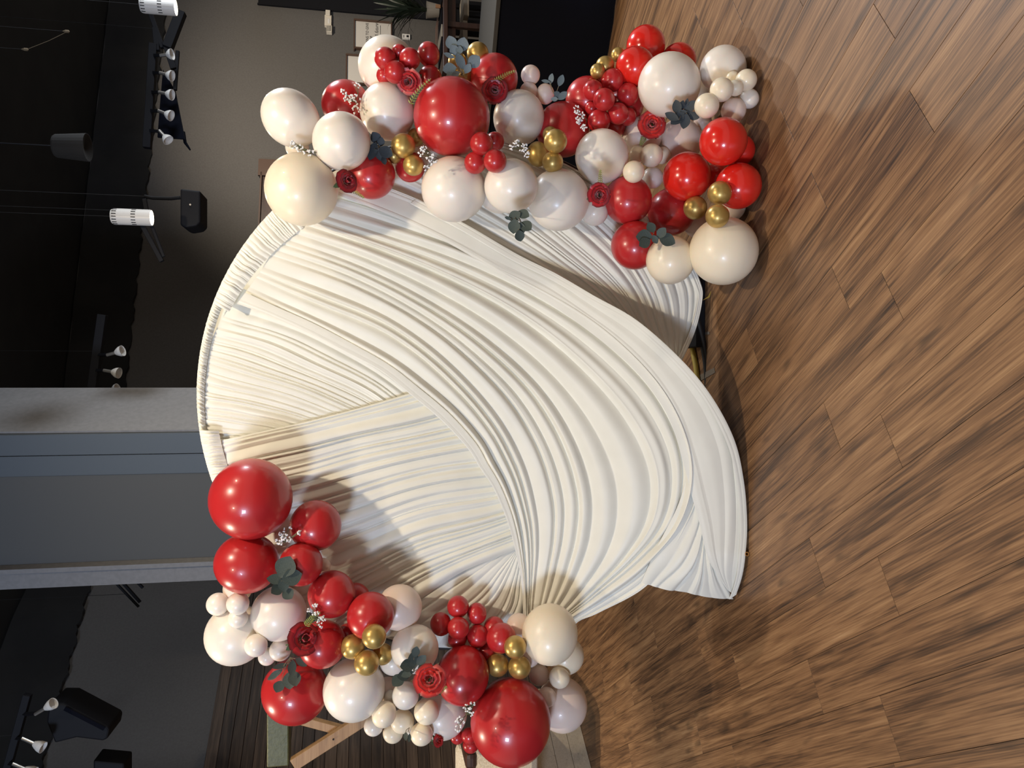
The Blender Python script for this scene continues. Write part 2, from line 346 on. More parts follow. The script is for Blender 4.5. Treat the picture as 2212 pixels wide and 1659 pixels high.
# ================================================================== the draped hoop backdrop
YH = 3.20
rim = [(535, 525), (506, 566), (468, 642), (443, 715), (432, 788), (428, 851), (431, 902), (443, 981), (460, 1034), (1250, 1343)]
pts = np.array([P(x, y, YH)[[0, 2]] for x, y in rim])
Amat = np.c_[2 * pts, np.ones(len(pts))]; sol = np.linalg.lstsq(Amat, (pts ** 2).sum(1), rcond=None)[0]
HC = sol[:2]; HR = math.sqrt(sol[2] + HC @ HC)
print('hoop centre', HC, 'radius', HR)
bd = tag(empty('draped_hoop_backdrop', (HC[0], YH, 0)), 'round hoop backdrop draped in pleated ivory satin, standing between the two balloon garlands', 'backdrop')
N = 160; bm = bmesh.new()
ringp = [np.array([HC[0] + HR * 0.985 * math.cos(a), YH + 0.03, HC[1] + HR * 0.985 * math.sin(a)]) for a in np.linspace(0, 2 * math.pi, N, endpoint=False)]
add_tube(bm, ringp + [ringp[0]], 0.016, 8, False); link('hoop', bm_mesh('hoop', bm), M_FRAME, bd, None, True)
N = 96; vv = [(HC[0], YH + 0.012, HC[1])] + [(HC[0] + HR * (0.985 - 0.2 * (math.sin(a) < -0.55 and math.cos(a) > -0.3)) * math.cos(a), YH + 0.012, HC[1] + HR * (0.985 - 0.2 * (math.sin(a) < -0.55 and math.cos(a) > -0.3)) * math.sin(a)) for a in np.linspace(0, 2 * math.pi, N, endpoint=False)]
link('lining', mesh('lining', vv, [(0, 1 + (i + 1) % N, 1 + i) for i in range(N)]), M_CLOTH, bd)

def resample(poly, n):
    """Catmull-Rom through the polyline, n points evenly by arc length"""
    p = np.array(poly, float); p = np.vstack([2 * p[0] - p[1], p, 2 * p[-1] - p[-2]]); out = []
    for i in range(1, len(p) - 2):
        for t in np.linspace(0, 1, 24, endpoint=False):
            a, b, c, d = p[i - 1:i + 3]
            out.append(0.5 * ((2 * b) + (-a + c) * t + (2 * a - 5 * b + 4 * c - d) * t * t + (-a + 3 * b - 3 * c + d) * t ** 3))
    out.append(p[-2]); out = np.array(out); L = np.r_[0, np.cumsum(np.linalg.norm(np.diff(out, axis=0), axis=1))]
    q = np.linspace(0, L[-1], n); return np.c_[np.interp(q, L, out[:, 0]), np.interp(q, L, out[:, 1])]
def across(G, T):
    """Catmull-Rom between the guide lines: (T, S, 2)"""
    K = len(G); G = np.array(G); out = np.zeros((T, G.shape[1], 2))
    Ge = np.concatenate([[2 * G[0] - G[1]], G, [2 * G[-1] - G[-2]]])
    for j, x in enumerate(np.linspace(0, K - 1, T)):
        i = min(int(x), K - 2); t = x - i; a, b, c, d = Ge[i:i + 4]
        out[j] = 0.5 * ((2 * b) + (-a + c) * t + (2 * a - 5 * b + 4 * c - d) * t * t + (-a + 3 * b - 3 * c + d) * t ** 3)
    return out
def pleat_profile(T, Sn, n, seed, jitter=0.6, sharp=0.75, wander=0.25):
    """folds of uneven width and height that wander and fade along their length; returns (T,S) heights about 0..1"""
    r = np.random.default_rng(seed)
    w = r.uniform(1 - jitter, 1 + jitter, n); e = np.r_[0, np.cumsum(w)]; e /= e[-1]
    wn = w / w.mean()
    t = np.linspace(0, 1, T)[:, None]; s = np.linspace(0, 1, Sn)[None, :]
    ph = r.uniform(0, 6.28, 6); warp = wander / n * sum(np.sin((k + 1) * 2.1 * s * 2 + ph[k] + t * (5 + 3 * k)) / (k + 1) for k in range(3))
    tt = np.clip(t + warp * np.minimum(1, 6 * t) * np.minimum(1, 6 * (1 - t)), 0, 0.99999)
    idx = np.clip(np.searchsorted(e, tt.ravel(), side='right') - 1, 0, n - 1).reshape(tt.shape)
    x = (tt - e[idx]) / (e[idx + 1] - e[idx])
    skew = r.uniform(-0.28, 0.28, n)[idx]; x = np.where(x < 0.5 + skew, x / (2 * (0.5 + skew)), 1 - (1 - x) / (2 * (0.5 - skew)))
    h = np.abs(np.sin(np.pi * x)) ** sharp
    a0 = r.uniform(0.45, 1.0, n)[idx]; ph2 = r.uniform(0, 6.28, n)[idx]; fr = r.uniform(1.5, 5, n)[idx]
    amp = a0 * (0.78 + 0.22 * np.sin(fr * s + ph2)) * np.sqrt(wn)[idx]
    h2 = 0.07 * np.sin(2 * np.pi * x * r.integers(2, 4, n)[idx] + ph2) * (r.uniform(0, 1, n)[idx] > 0.45)
    return h * amp + h2 * amp
def sheet(name, guides, T, Sn, Yf, n, seed, amp=0.35, ends=(0.4, 0.4), jitter=0.6, sharp=0.75, clip=True, amax=0.035, thick=0.0, lab=None, wander=0.25, edge_lift=0.0):
    px = across([resample(g, Sn) for g in guides], T)
    Yv = Yf(px[..., 0], px[..., 1]) if callable(Yf) else np.full(px.shape[:2], Yf)
    d = FW[None, None] + ((1659.0 - px[..., 1]) - 829.5)[..., None] / FOC * RT - (px[..., 0] - 1106.0)[..., None] / FOC * UP
    B = EYEP + d * (Yv / d[..., 1])[..., None]
    wloc = np.linalg.norm(np.diff(B, axis=0), axis=2).sum(0) / max(n, 1)
    s = np.linspace(0, 1, Sn)
    fade = np.minimum(1, ends[0] + (1 - ends[0]) * s / 0.12) * np.minimum(1, ends[1] + (1 - ends[1]) * (1 - s) / 0.12)
    H = pleat_profile(T, Sn, n, seed, jitter, sharp, wander) * np.minimum(amp * wloc, amax)[None, :] * fade[None, :]
    if edge_lift:
        t = np.linspace(0, 1, T)[:, None]; H = H + edge_lift * np.exp(-((1 - t) / 0.05) ** 2)
    B[..., 1] -= H
    if clip:
        q = B[..., [0, 2]] - HC; L = np.linalg.norm(q, axis=2); k = np.minimum(1, HR / np.maximum(L, 1e-6)); qq = HC + q * k[..., None]
        B[..., 0], B[..., 2] = qq[..., 0], qq[..., 1]
    B[..., 2] = np.maximum(B[..., 2], 0.004)
    me = mesh(name, B.reshape(-1, 3), grid_faces(T, Sn))
    o = link(name, me, M_CLOTH, bd, None, True)
    if lab: o['label'] = lab
    return o
def ss(x): x = np.clip(x, 0, 1); return x * x * (3 - 2 * x)
def Yswag(off):
    return lambda px, py: off - 0.27 * ss((px - 1100) / 500) * ss((1450 - py) / 260)

# guides in photo pixels, each line runs along the folds
right = [
 [(765, 382), (875, 432), (974, 487), (1074, 538), (1164, 584), (1244, 630), (1324, 686), (1399, 757), (1436, 797)],
 [(830, 330), (980, 400), (1110, 475), (1220, 550), (1305, 620), (1360, 690), (1420, 775), (1448, 800)],
 [(900, 310), (1050, 360), (1190, 440), (1300, 540), (1370, 630), (1405, 710), (1440, 780), (1455, 800)],
 [(1000, 300), (1150, 350), (1290, 440), (1390, 540), (1440, 630), (1455, 710), (1462, 790)],
 [(1100, 305), (1250, 370), (1380, 455), (1470, 545), (1510, 610), (1515, 650), (1500, 715), (1468, 785)]]
sheet('right_drape', right, 330, 110, 3.142, 18, 5, 0.50, (0.5, 0.8), 0.65, 1.0, clip=False, amax=0.035)
hemr = [[(1380, 470), (1470, 560), (1505, 625), (1506, 655), (1490, 715), (1460, 785)], [(1392, 460), (1482, 550), (1514, 612), (1517, 650), (1502, 715), (1471, 785)]]
sheet('drape_hem', hemr, 20, 70, 3.120, 3, 9, 0.6, (1, 1), 0.3, 0.6, clip=False)
topf = [
 [(522, 622), (618, 664), (712, 708), (802, 760), (905, 838)],
 [(463, 720), (580, 760), (690, 805), (790, 850), (850, 890)],
 [(440, 790), (560, 820), (660, 850), (750, 888), (800, 915)],
 [(428, 870), (530, 885), (610, 902), (700, 930)],
 [(434, 955), (480, 958), (530, 962), (600, 968)]]
sheet('top_fan', topf, 420, 80, 3.174, 26, 21, 0.62, (0.12, 0.8), 0.6, 1.05, amax=0.03)
lowf = [
 [(1128, 1170), (1040, 1215), (950, 1262), (860, 1320), (800, 1370)],
 [(1124, 1178), (1070, 1225), (1020, 1272), (940, 1340), (900, 1380)],
 [(1120, 1185), (1090, 1238), (1060, 1290), (1010, 1350), (990, 1400)],
 [(1124, 1190), (1112, 1250), (1098, 1300), (1065, 1355), (1045, 1395)],
 [(1135, 1195), (1134, 1260), (1132, 1310), (1118, 1360), (1105, 1395)]]
sheet('lower_fan', lowf, 170, 60, 3.160, 10, 33, 0.42, (0.6, 0.4), 0.5, 0.7)
leftf = [
 [(478, 951), (655, 912), (783, 879), (895, 846)],
 [(470, 1045), (640, 1000), (800, 957), (995, 925)],
 [(490, 1125), (680, 1080), (860, 1030), (1050, 1000)],
 [(550, 1220), (740, 1160), (910, 1105), (1092, 1065)],
 [(650, 1315), (800, 1250), (950, 1180), (1118, 1122)],
 [(790, 1375), (900, 1300), (1000, 1235), (1132, 1180)]]
sheet('left_fan', leftf, 420, 90, 3.150, 27, 44, 0.75, (0.12, 0.8), 0.8, 1.05, amax=0.038)
S0 = [(512, 656), (583, 682), (660, 716), (740, 758), (820, 800), (885, 851), (950, 905), (1008, 966), (1037, 1011), (1066, 1055), (1091, 1113), (1106, 1160), (1117, 1207), (1126, 1255), (1130, 1322), (1132, 1385)]
S1 = [(530, 632), (600, 664), (680, 700), (760, 742), (840, 788), (905, 838), (970, 893), (1026, 955), (1054, 1003), (1081, 1050), (1104, 1108), (1117, 1158), (1125, 1207), (1131, 1255), (1134, 1322), (1136, 1387)]
swag = [S1,
 [(560, 590), (700, 650), (840, 715), (960, 800), (1060, 900), (1120, 1000), (1150, 1100), (1158, 1180), (1152, 1270), (1146, 1340), (1143, 1390)],
 [(590, 540), (760, 600), (900, 665), (1020, 740), (1130, 840), (1200, 950), (1235, 1060), (1232, 1150), (1205, 1240), (1175, 1320), (1153, 1395)],
 [(620, 490), (800, 545), (960, 610), (1100, 690), (1220, 790), (1310, 900), (1355, 1010), (1352, 1110), (1315, 1200), (1245, 1290), (1190, 1350), (1164, 1400)],
 [(660, 440), (820, 490), (980, 545), (1140, 620), (1280, 710), (1390, 820), (1450, 930), (1468, 1030), (1445, 1130), (1375, 1215), (1285, 1290), (1215, 1345), (1180, 1400)],
 [(700, 400), (850, 450), (1000, 515), (1150, 590), (1290, 680), (1410, 800), (1480, 900), (1510, 1000), (1505, 1070), (1460, 1170), (1398, 1264), (1296, 1322), (1246, 1345), (1210, 1395)]]
sheet('front_swag', swag, 560, 190, Yswag(3.122), 15, 58, 0.72, (0.15, 0.9), 0.5, 1.15, clip=False, amax=0.058, wander=0.35)
sheet('swag_hem', [S0, S1], 24, 160, Yswag(3.102), 2, 61, 0.10, (1, 1), 0.2, 0.5, clip=False)
Kin = [(722, 418), (866, 475), (984, 534), (1098, 602), (1182, 652), (1262, 708), (1340, 770), (1396, 828), (1446, 906), (1476, 1000), (1494, 1070), (1512, 1135), (1527, 1200), (1548, 1240), (1572, 1275)]
Kmid = [(745, 385), (890, 440), (1010, 495), (1116, 560), (1200, 603), (1281, 654), (1368, 708), (1445, 775), (1515, 862), (1560, 960), (1575, 1050), (1578, 1130), (1575, 1195), (1572, 1240), (1579, 1280)]
Kout = [(755, 375), (900, 430), (1010, 488), (1116, 550), (1200, 592), (1281, 639), (1375, 693), (1470, 777), (1536, 857), (1585, 950), (1606, 1040), (1613, 1130), (1609, 1201), (1602, 1245), (1589, 1285)]
sheet('swag_skirt', [Kin, Kmid, Kout], 160, 180, Yswag(3.094), 4, 71, 0.13, (1, 1), 0.7, 1.0, clip=False, amax=0.02, edge_lift=0.004)
hemo = [[(p[0] - 14, p[1] + 10) for p in Kout[1:]], [(p[0] + 1, p[1] - 1) for p in Kout[1:]]]
sheet('skirt_hem', hemo, 16, 150, Yswag(3.082), 2, 73, 0.25, (1, 1), 0.2, 0.5, clip=False)
tri = [
 [(1490, 1000), (1465, 1090), (1420, 1180), (1385, 1258)],
 [(1510, 1030), (1510, 1130), (1482, 1215), (1430, 1271)],
 [(1512, 1040), (1518, 1140), (1508, 1222), (1480, 1279)],
 [(1514, 1050), (1522, 1145), (1524, 1215), (1530, 1290)],
 [(1518, 1060), (1528, 1145), (1545, 1220), (1584, 1294)]]
sheet('floor_tail', tri, 110, 60, Yswag(3.110), 8, 81, 0.40, (0.6, 0.7), 0.5, 0.7, clip=False)
# gathered rod pocket: short puckers between the rim and the stitched seam
def rimpt(a, r): return (985 + r * math.cos(a), 850 + r * math.sin(a))
a0, a1 = math.radians(222), math.radians(158)
def pocket(name, a0, a1, w0, w1, n, seed, Y):
    K = 12; g = []
    for i in range(K):
        a = a0 + (a1 - a0) * i / (K - 1); w = w0 + (w1 - w0) * i / (K - 1); p, q = rimpt(a, 560), rimpt(a, 560 - w)
        dx, dy = (w * 0.28, 0) if i < K else (0, 0)
        g.append([p, ((p[0] + q[0]) / 2, (p[1] + q[1]) / 2 + 4), (q[0] + 3, q[1] + 8)])
    px = across([resample(x, 14) for x in g], n * 9); d = np.array([[ray(*c) for c in r] for r in px]); B = EYEP + d * (Y / d[..., 1])[..., None]
    H = pleat_profile(n * 9, 14, n, seed, 0.7, 0.9, 0.15) * 0.010 * (0.35 + np.sin(np.pi * np.linspace(0.05, 0.95, 14)))[None, :]
    H = H + 0.009 * np.sin(np.pi * np.linspace(0.0, 1.0, 14))[None, :]
    B[..., 1] -= H; q = B[..., [0, 2]] - HC; L = np.linalg.norm(q, axis=2); jag = (1.004 + 0.0035 * np.sin(np.arange(n * 9) * 2.1) * np.sin(np.arange(n * 9) * 0.37))[:, None]
    k = np.minimum(1, HR * jag / L); qq = HC + q * k[..., None]; B[..., 0], B[..., 2] = qq[..., 0], qq[..., 1]
    return link(name, mesh(name, B.reshape(-1, 3), grid_faces(n * 9, 14)), M_CLOTH, bd, None, True)
pocket('rod_pocket', math.radians(228), math.radians(200.5), 66, 34, 34, 5, 3.115)
pocket('rod_pocket', math.radians(201.6), math.radians(170), 16, 13, 60, 6, 3.167)
pocket('rod_pocket', math.radians(172), math.radians(158), 40, 44, 26, 7, 3.142)
# weighted black base plate and feet under the hoop
link('base_plate', box_mesh('base_plate', (P(1525, 665, 3.3)[0], 3.30, 0.026), 0.19, 0.08, 0.024, None, 0.006), M_BLACK, bd)
link('foot', bar_mesh('foot', (*P(1602, 1225, 2.86)[:2], 0.022), (HC[0] - 0.5, 3.22, 0.022), 0.05, 0.03, bevel=0.004), M_BLACK, bd)

# ================================================================== balloons
def balloon_mesh(name, taper):
    nu, nv = 40, 26; v = []; prof = []
    for j in range(nv + 1):
        a = math.pi * j / nv; r, z = math.sin(a), math.cos(a)
        if z < 0: z *= 1 + taper; r *= 1 - 0.10 * taper * (-z) ** 2
        prof.append((r, z))
    zb = prof[-1][1]
    prof[-1] = (0.035, zb - 0.005)
    prof += [(0.035, zb - 0.04), (0.075, zb - 0.06), (0.08, zb - 0.09), (0.03, zb - 0.11), (0.07, zb - 0.15), (0.0, zb - 0.155)]
    prof[0] = (0.0, 1.0)
    for r, z in prof:
        for k in range(nu):
            a = 2 * math.pi * k / nu; v.append((max(r, 1e-4) * math.cos(a), max(r, 1e-4) * math.sin(a), z))
    f = [(i * nu + k, (i + 1) * nu + k, (i + 1) * nu + (k + 1) % nu, i * nu + (k + 1) % nu) for i in range(len(prof) - 1) for k in range(nu)]
    return fix_normals(mesh(name, v, f))
BM = {}
def bmesh_for(c, kind):
    if (c, kind) not in BM:
        me = balloon_mesh('balloon', 0.10 if kind == 'L' else 0.16); me.materials.append(BMAT[c]); me.polygons.foreach_set('use_smooth', [True] * len(me.polygons)); BM[(c, kind)] = me
    return BM[(c, kind)]
# layer (0 = against the backdrop), px, py, radius px, colour, label [, length ratio, direction in photo degrees]
UPPER = [
 (0, 642, 318, 26, 'W', 'white balloon barely showing behind the egg-shaped balloon and the big cream one'),
 (1, 628, 255.5, 61, 'W', 'egg-shaped white balloon sticking out farthest toward the ceiling in the upper garland', 1.12, 50),
 (2, 651, 409, 80, 'C', 'big cream balloon at the ceiling end of the upper garland, shadow on satin'),
 (2, 738, 305, 64, 'W', 'round white balloon overlapping the big cream one and the egg-shaped one'),
 (0, 747, 226, 54, 'R', 'red balloon behind a baby\'s breath sprig, between egg-shaped and pearl white balloons'),
 (1, 836.5, 241, 61, 'W', 'white balloon right beside the largest red balloon of the upper garland', 1.04, 80),
 (0, 836, 142, 65, 'W', 'large white balloon in front of the framed posters, with small red balloons before it'),
 (1, 831.6, 126, 24.5, 'R', 'small red balloon nearest the poster, over the large white balloon'),
 (0, 862, 112, 17, 'R', 'small red balloon mostly hidden, peeking between two others by the poster'),
 (1, 885, 127, 24, 'R', 'small red balloon in the middle of the cluster beside the thermostat'),
 (1, 925.6, 117, 25, 'R', 'small red balloon of that cluster nearest the dining table', 1.1, 80),
 (2, 854, 156, 25, 'R', 'small red balloon touching the top rose, over the large white balloon'),
 (0, 831, 163, 19, 'R', 'small red balloon half hidden under the cluster by the poster'),
 (0, 929, 168, 27, 'R', 'shaded red balloon behind the top rose and the largest red balloon'),
 (2, 976, 253, 85, 'R', 'largest red balloon of the upper garland, at its middle'),
 (0, 1067, 170, 54, 'R', 'red balloon with a fern frond and a rose lying across it', 1.0, 0),
 (0, 1032, 115, 24.5, 'G', 'gold balloon in front of the dining table, topmost gold of the garland'),
 (0, 988, 133, 21, 'G', 'pale gold balloon hidden behind the blue-grey eucalyptus leaves'),
 (0, 1002, 165, 19, 'G', 'gold balloon showing as an orange patch under the blue-grey eucalyptus'),
 (2, 1121, 255, 57, 'W', 'white balloon half shaded by the largest red balloon, beside two gold ones', 1.06, 85),
 (0, 1146, 162, 21.5, 'P', 'small blush balloon of three against the black table skirt, topmost'),
 (0, 1142, 197, 20, 'P', 'small blush balloon of three by the black skirt, nearest the fern rose'),
 (0, 1178, 203, 20, 'P', 'small blush balloon of three by the black skirt, next to thin eucalyptus', 1.12, 85),
 (0, 1216, 280, 60, 'R', 'large shaded red balloon behind the gold trio of the upper garland'),
 (0, 1268, 213, 48, 'R', 'red balloon at the black skirt, behind the cluster of small red balloons'),
 (0, 1352, 228, 40, 'R', 'red balloon wedged behind the red cluster and the large white balloon'),
 (0, 1314, 161, 20, 'R', 'small red balloon tucked behind the topmost one of the red cluster'),
 (2, 1323, 173.5, 25, 'R', 'topmost front balloon of the small red cluster beside the large white balloon'),
 (0, 1361, 173, 19, 'R', 'small red balloon behind the cluster, below the two gold balloons'),
 (1, 1356, 204, 24, 'R', 'small red balloon touching the edge of the large white balloon', 1.08, 80),
 (2, 1305, 215, 24.5, 'R', 'small red balloon at the centre of the red cluster'),
 (1, 1281, 195, 22.5, 'R', 'small shiny red balloon on the ceiling side of the red cluster'),
 (2, 1335, 246, 23.5, 'R', 'small red balloon of the cluster nearest the rose beside the large white balloon'),
 (1, 1355, 252, 20, 'R', 'small red balloon behind the one nearest that rose'),
 (2, 1294, 261.5, 25.5, 'R', 'lowest small red balloon of the cluster, beside baby\'s breath'),
 (0, 1278, 233, 15, 'R', 'tiny glossy red balloon showing behind a baby\'s breath sprig'),
 (0, 1328, 272, 25, 'R', 'red balloon in shade under the red cluster, above a white one'),
 (0, 1307, 142, 21, 'G', 'gold balloon against the black skirt, larger of the pair by the red cluster'),
 (0, 1291, 154, 17, 'G', 'gold balloon peeking out behind the larger gold one on the black skirt'),
 (0, 1335.6, 118, 16, 'G', 'small gold balloon where the black skirt meets the wood floor'),
 (0, 1395, 98, 44, 'B', 'topmost red balloon of the upper garland, against the wood floor'),
 (1, 1372, 144, 44, 'B', 'glossy red balloon just below the topmost red one'),
 (0, 1466, 132, 40, 'B', 'red balloon behind the large white balloon and against the floor'),
 (2, 1446, 183, 70, 'W', 'large white balloon with a smudge mark near the floor'),
 (0, 1562, 150, 52, 'W', 'white balloon on the floor with a sharp grey shadow across it'),
 (1, 1612, 173, 24, 'C', 'small cream balloon of the pale cluster, uppermost at the floor edge'),
 (0, 1583, 169, 16, 'C', 'small cream balloon half hidden beside the shadowed white balloon'),
 (0, 1618, 213, 22, 'W', 'small white balloon of the pale cluster farthest toward the floor'),
 (0, 1546, 176, 14, 'C', 'tiny pale balloon behind the pale cluster, next to the large white balloon'),
 (0, 1531, 182, 12, 'C', 'tiniest pale balloon sliver in the pale cluster'),
 (2, 1559, 194, 26.5, 'C', 'small cream balloon at the centre front of the pale cluster'),
 (1, 1588.6, 190, 18, 'C', 'small shaded cream balloon in the middle of the pale cluster'),
 (1, 1504, 200, 27, 'C', 'small cream balloon of the pale cluster against the large white balloon'),
 (3, 1527, 228.5, 27.5, 'C', 'frontmost small cream balloon of the pale cluster, beside eucalyptus'),
 (1, 1585, 238, 27.5, 'P', 'small balloon half lit with a sharp shadow edge, above a glossy red one'),
 (1, 1518, 262, 20, 'P', 'small blush balloon tucked under the pale cluster by the eucalyptus'),
 (1, 1387, 294, 44, 'P', 'blush balloon behind the rose near the small red cluster'),
 (1, 1468, 306, 50, 'P', 'blush balloon behind the cream quartet and eucalyptus'),
 (2, 1300, 338, 59, 'W', 'white balloon with a grey scalloped shadow, above the rose with upright fern'),
 (4, 1407, 335.5, 25.3, 'C', 'upper front cream balloon of the small cream quartet'),
 (4, 1369, 371, 24, 'C', 'cream balloon of the small quartet nearest the scalloped-shadow balloon'),
 (4, 1410, 384, 23.5, 'W', 'small balloon of the quartet split by a curved shadow'),
 (3, 1378, 333, 19, 'C', 'small cream balloon hidden behind the quartet, ceiling side'),
 (3, 1430, 336, 19, 'C', 'small cream balloon hidden behind the quartet, floor side'),
 (2, 1562, 306, 53, 'B', 'glossy bright red balloon just under the pale cluster'),
 (0, 1596, 325, 36, 'B', 'dark red balloon behind the glossy one under the pale cluster'),
 (2, 1484, 381.5, 53.5, 'B', 'glossy bright red balloon between the cream quartet and the gold trio'),
 (1, 1595, 402, 51, 'B', 'red balloon with gold shadow on it, lying closest to the floor'),
 (0, 1548, 381, 30, 'B', 'dark red balloon in the gap between three glossy red ones'),
 (1, 1356, 432, 53, 'R', 'red balloon beside the rose with the upright fern frond'),
 (1, 1451, 457, 52, 'R', 'red balloon with gold balloons resting on its floor side'),
 (0, 1372.5, 530, 53, 'R', 'red balloon lowest in the upper garland, against the satin, with eucalyptus'),
 (0, 1284, 458, 30, 'W', 'pale balloon mostly hidden behind the rose with upright fern'),
 (1, 1207, 432, 67, 'W', 'large white balloon beside the hanging eucalyptus, with a grey curved shadow'),
 (1, 1104, 402, 59, 'W', 'white balloon touching the red trio, above the hanging eucalyptus'),
 (0, 1078, 417, 44, 'W', 'lavender-shaded balloon sliver behind the two white balloons by hanging eucalyptus'),
 (1, 979.7, 409, 71, 'W', 'large white balloon just below the largest red balloon, over the satin'),
 (4, 1040, 310.5, 25.3, 'R', 'upper balloon of the small red trio on the largest red balloon'),
 (3, 1026, 352, 24, 'R', 'small red trio balloon on the ceiling side'),
 (4, 1069.5, 348, 25.3, 'R', 'small red trio balloon on the floor side, over a white balloon'),
 (2, 1069, 306, 21, 'R', 'small red balloon half hidden behind the red trio'),
 (3, 1200, 305, 26, 'G', 'brightest gold balloon of the trio beside the baby\'s breath'),
 (2, 1162, 333, 24.5, 'G', 'gold balloon touching the baby\'s breath sprig', 1.12, 85),
 (2, 1194, 350, 23, 'G', 'lowest gold balloon of the trio, above a large white balloon'),
 (0, 1188.7, 290, 17, 'G', 'gold sliver balloon behind the brightest gold one'),
 (3, 871, 315, 27, 'G', 'gold balloon next to dark eucalyptus, larger of two in front'),
 (2, 893, 357, 23, 'G', 'gold balloon over the satin beside baby\'s breath'),
 (1, 852.5, 336.5, 17, 'G', 'pale gold balloon sliver under the dark eucalyptus'),
 (1, 899, 297, 20, 'G', 'brownish gold balloon shaded behind the larger gold one'),
 (0, 802, 378, 53, 'R', 'red balloon beside the rose next to the big cream balloon'),
 (0, 886, 361, 33, 'R', 'dark red balloon hidden behind two gold balloons over the satin'),
 (2, 1563, 542, 75, 'C', 'big cream balloon on the floor at the lower end of the upper garland'),
 (1, 1448, 562, 53, 'C', 'cream balloon beside the big cream one, below eucalyptus'),
 (0, 1577, 446, 34, 'W', 'white balloon sliver on the floor behind the gold trio'),
 (0, 1506, 484, 30, 'P', 'pinkish balloon in the gap under the gold trio near the floor'),
 (4, 1555, 417, 26.5, 'G', 'uppermost gold balloon of the trio near the floor'),
 (3, 1502, 449, 26, 'G', 'gold balloon of the floor trio nearest the satin'),
 (4, 1550, 467, 26, 'G', 'lowest gold balloon of the floor trio, on the big cream balloon'),
]
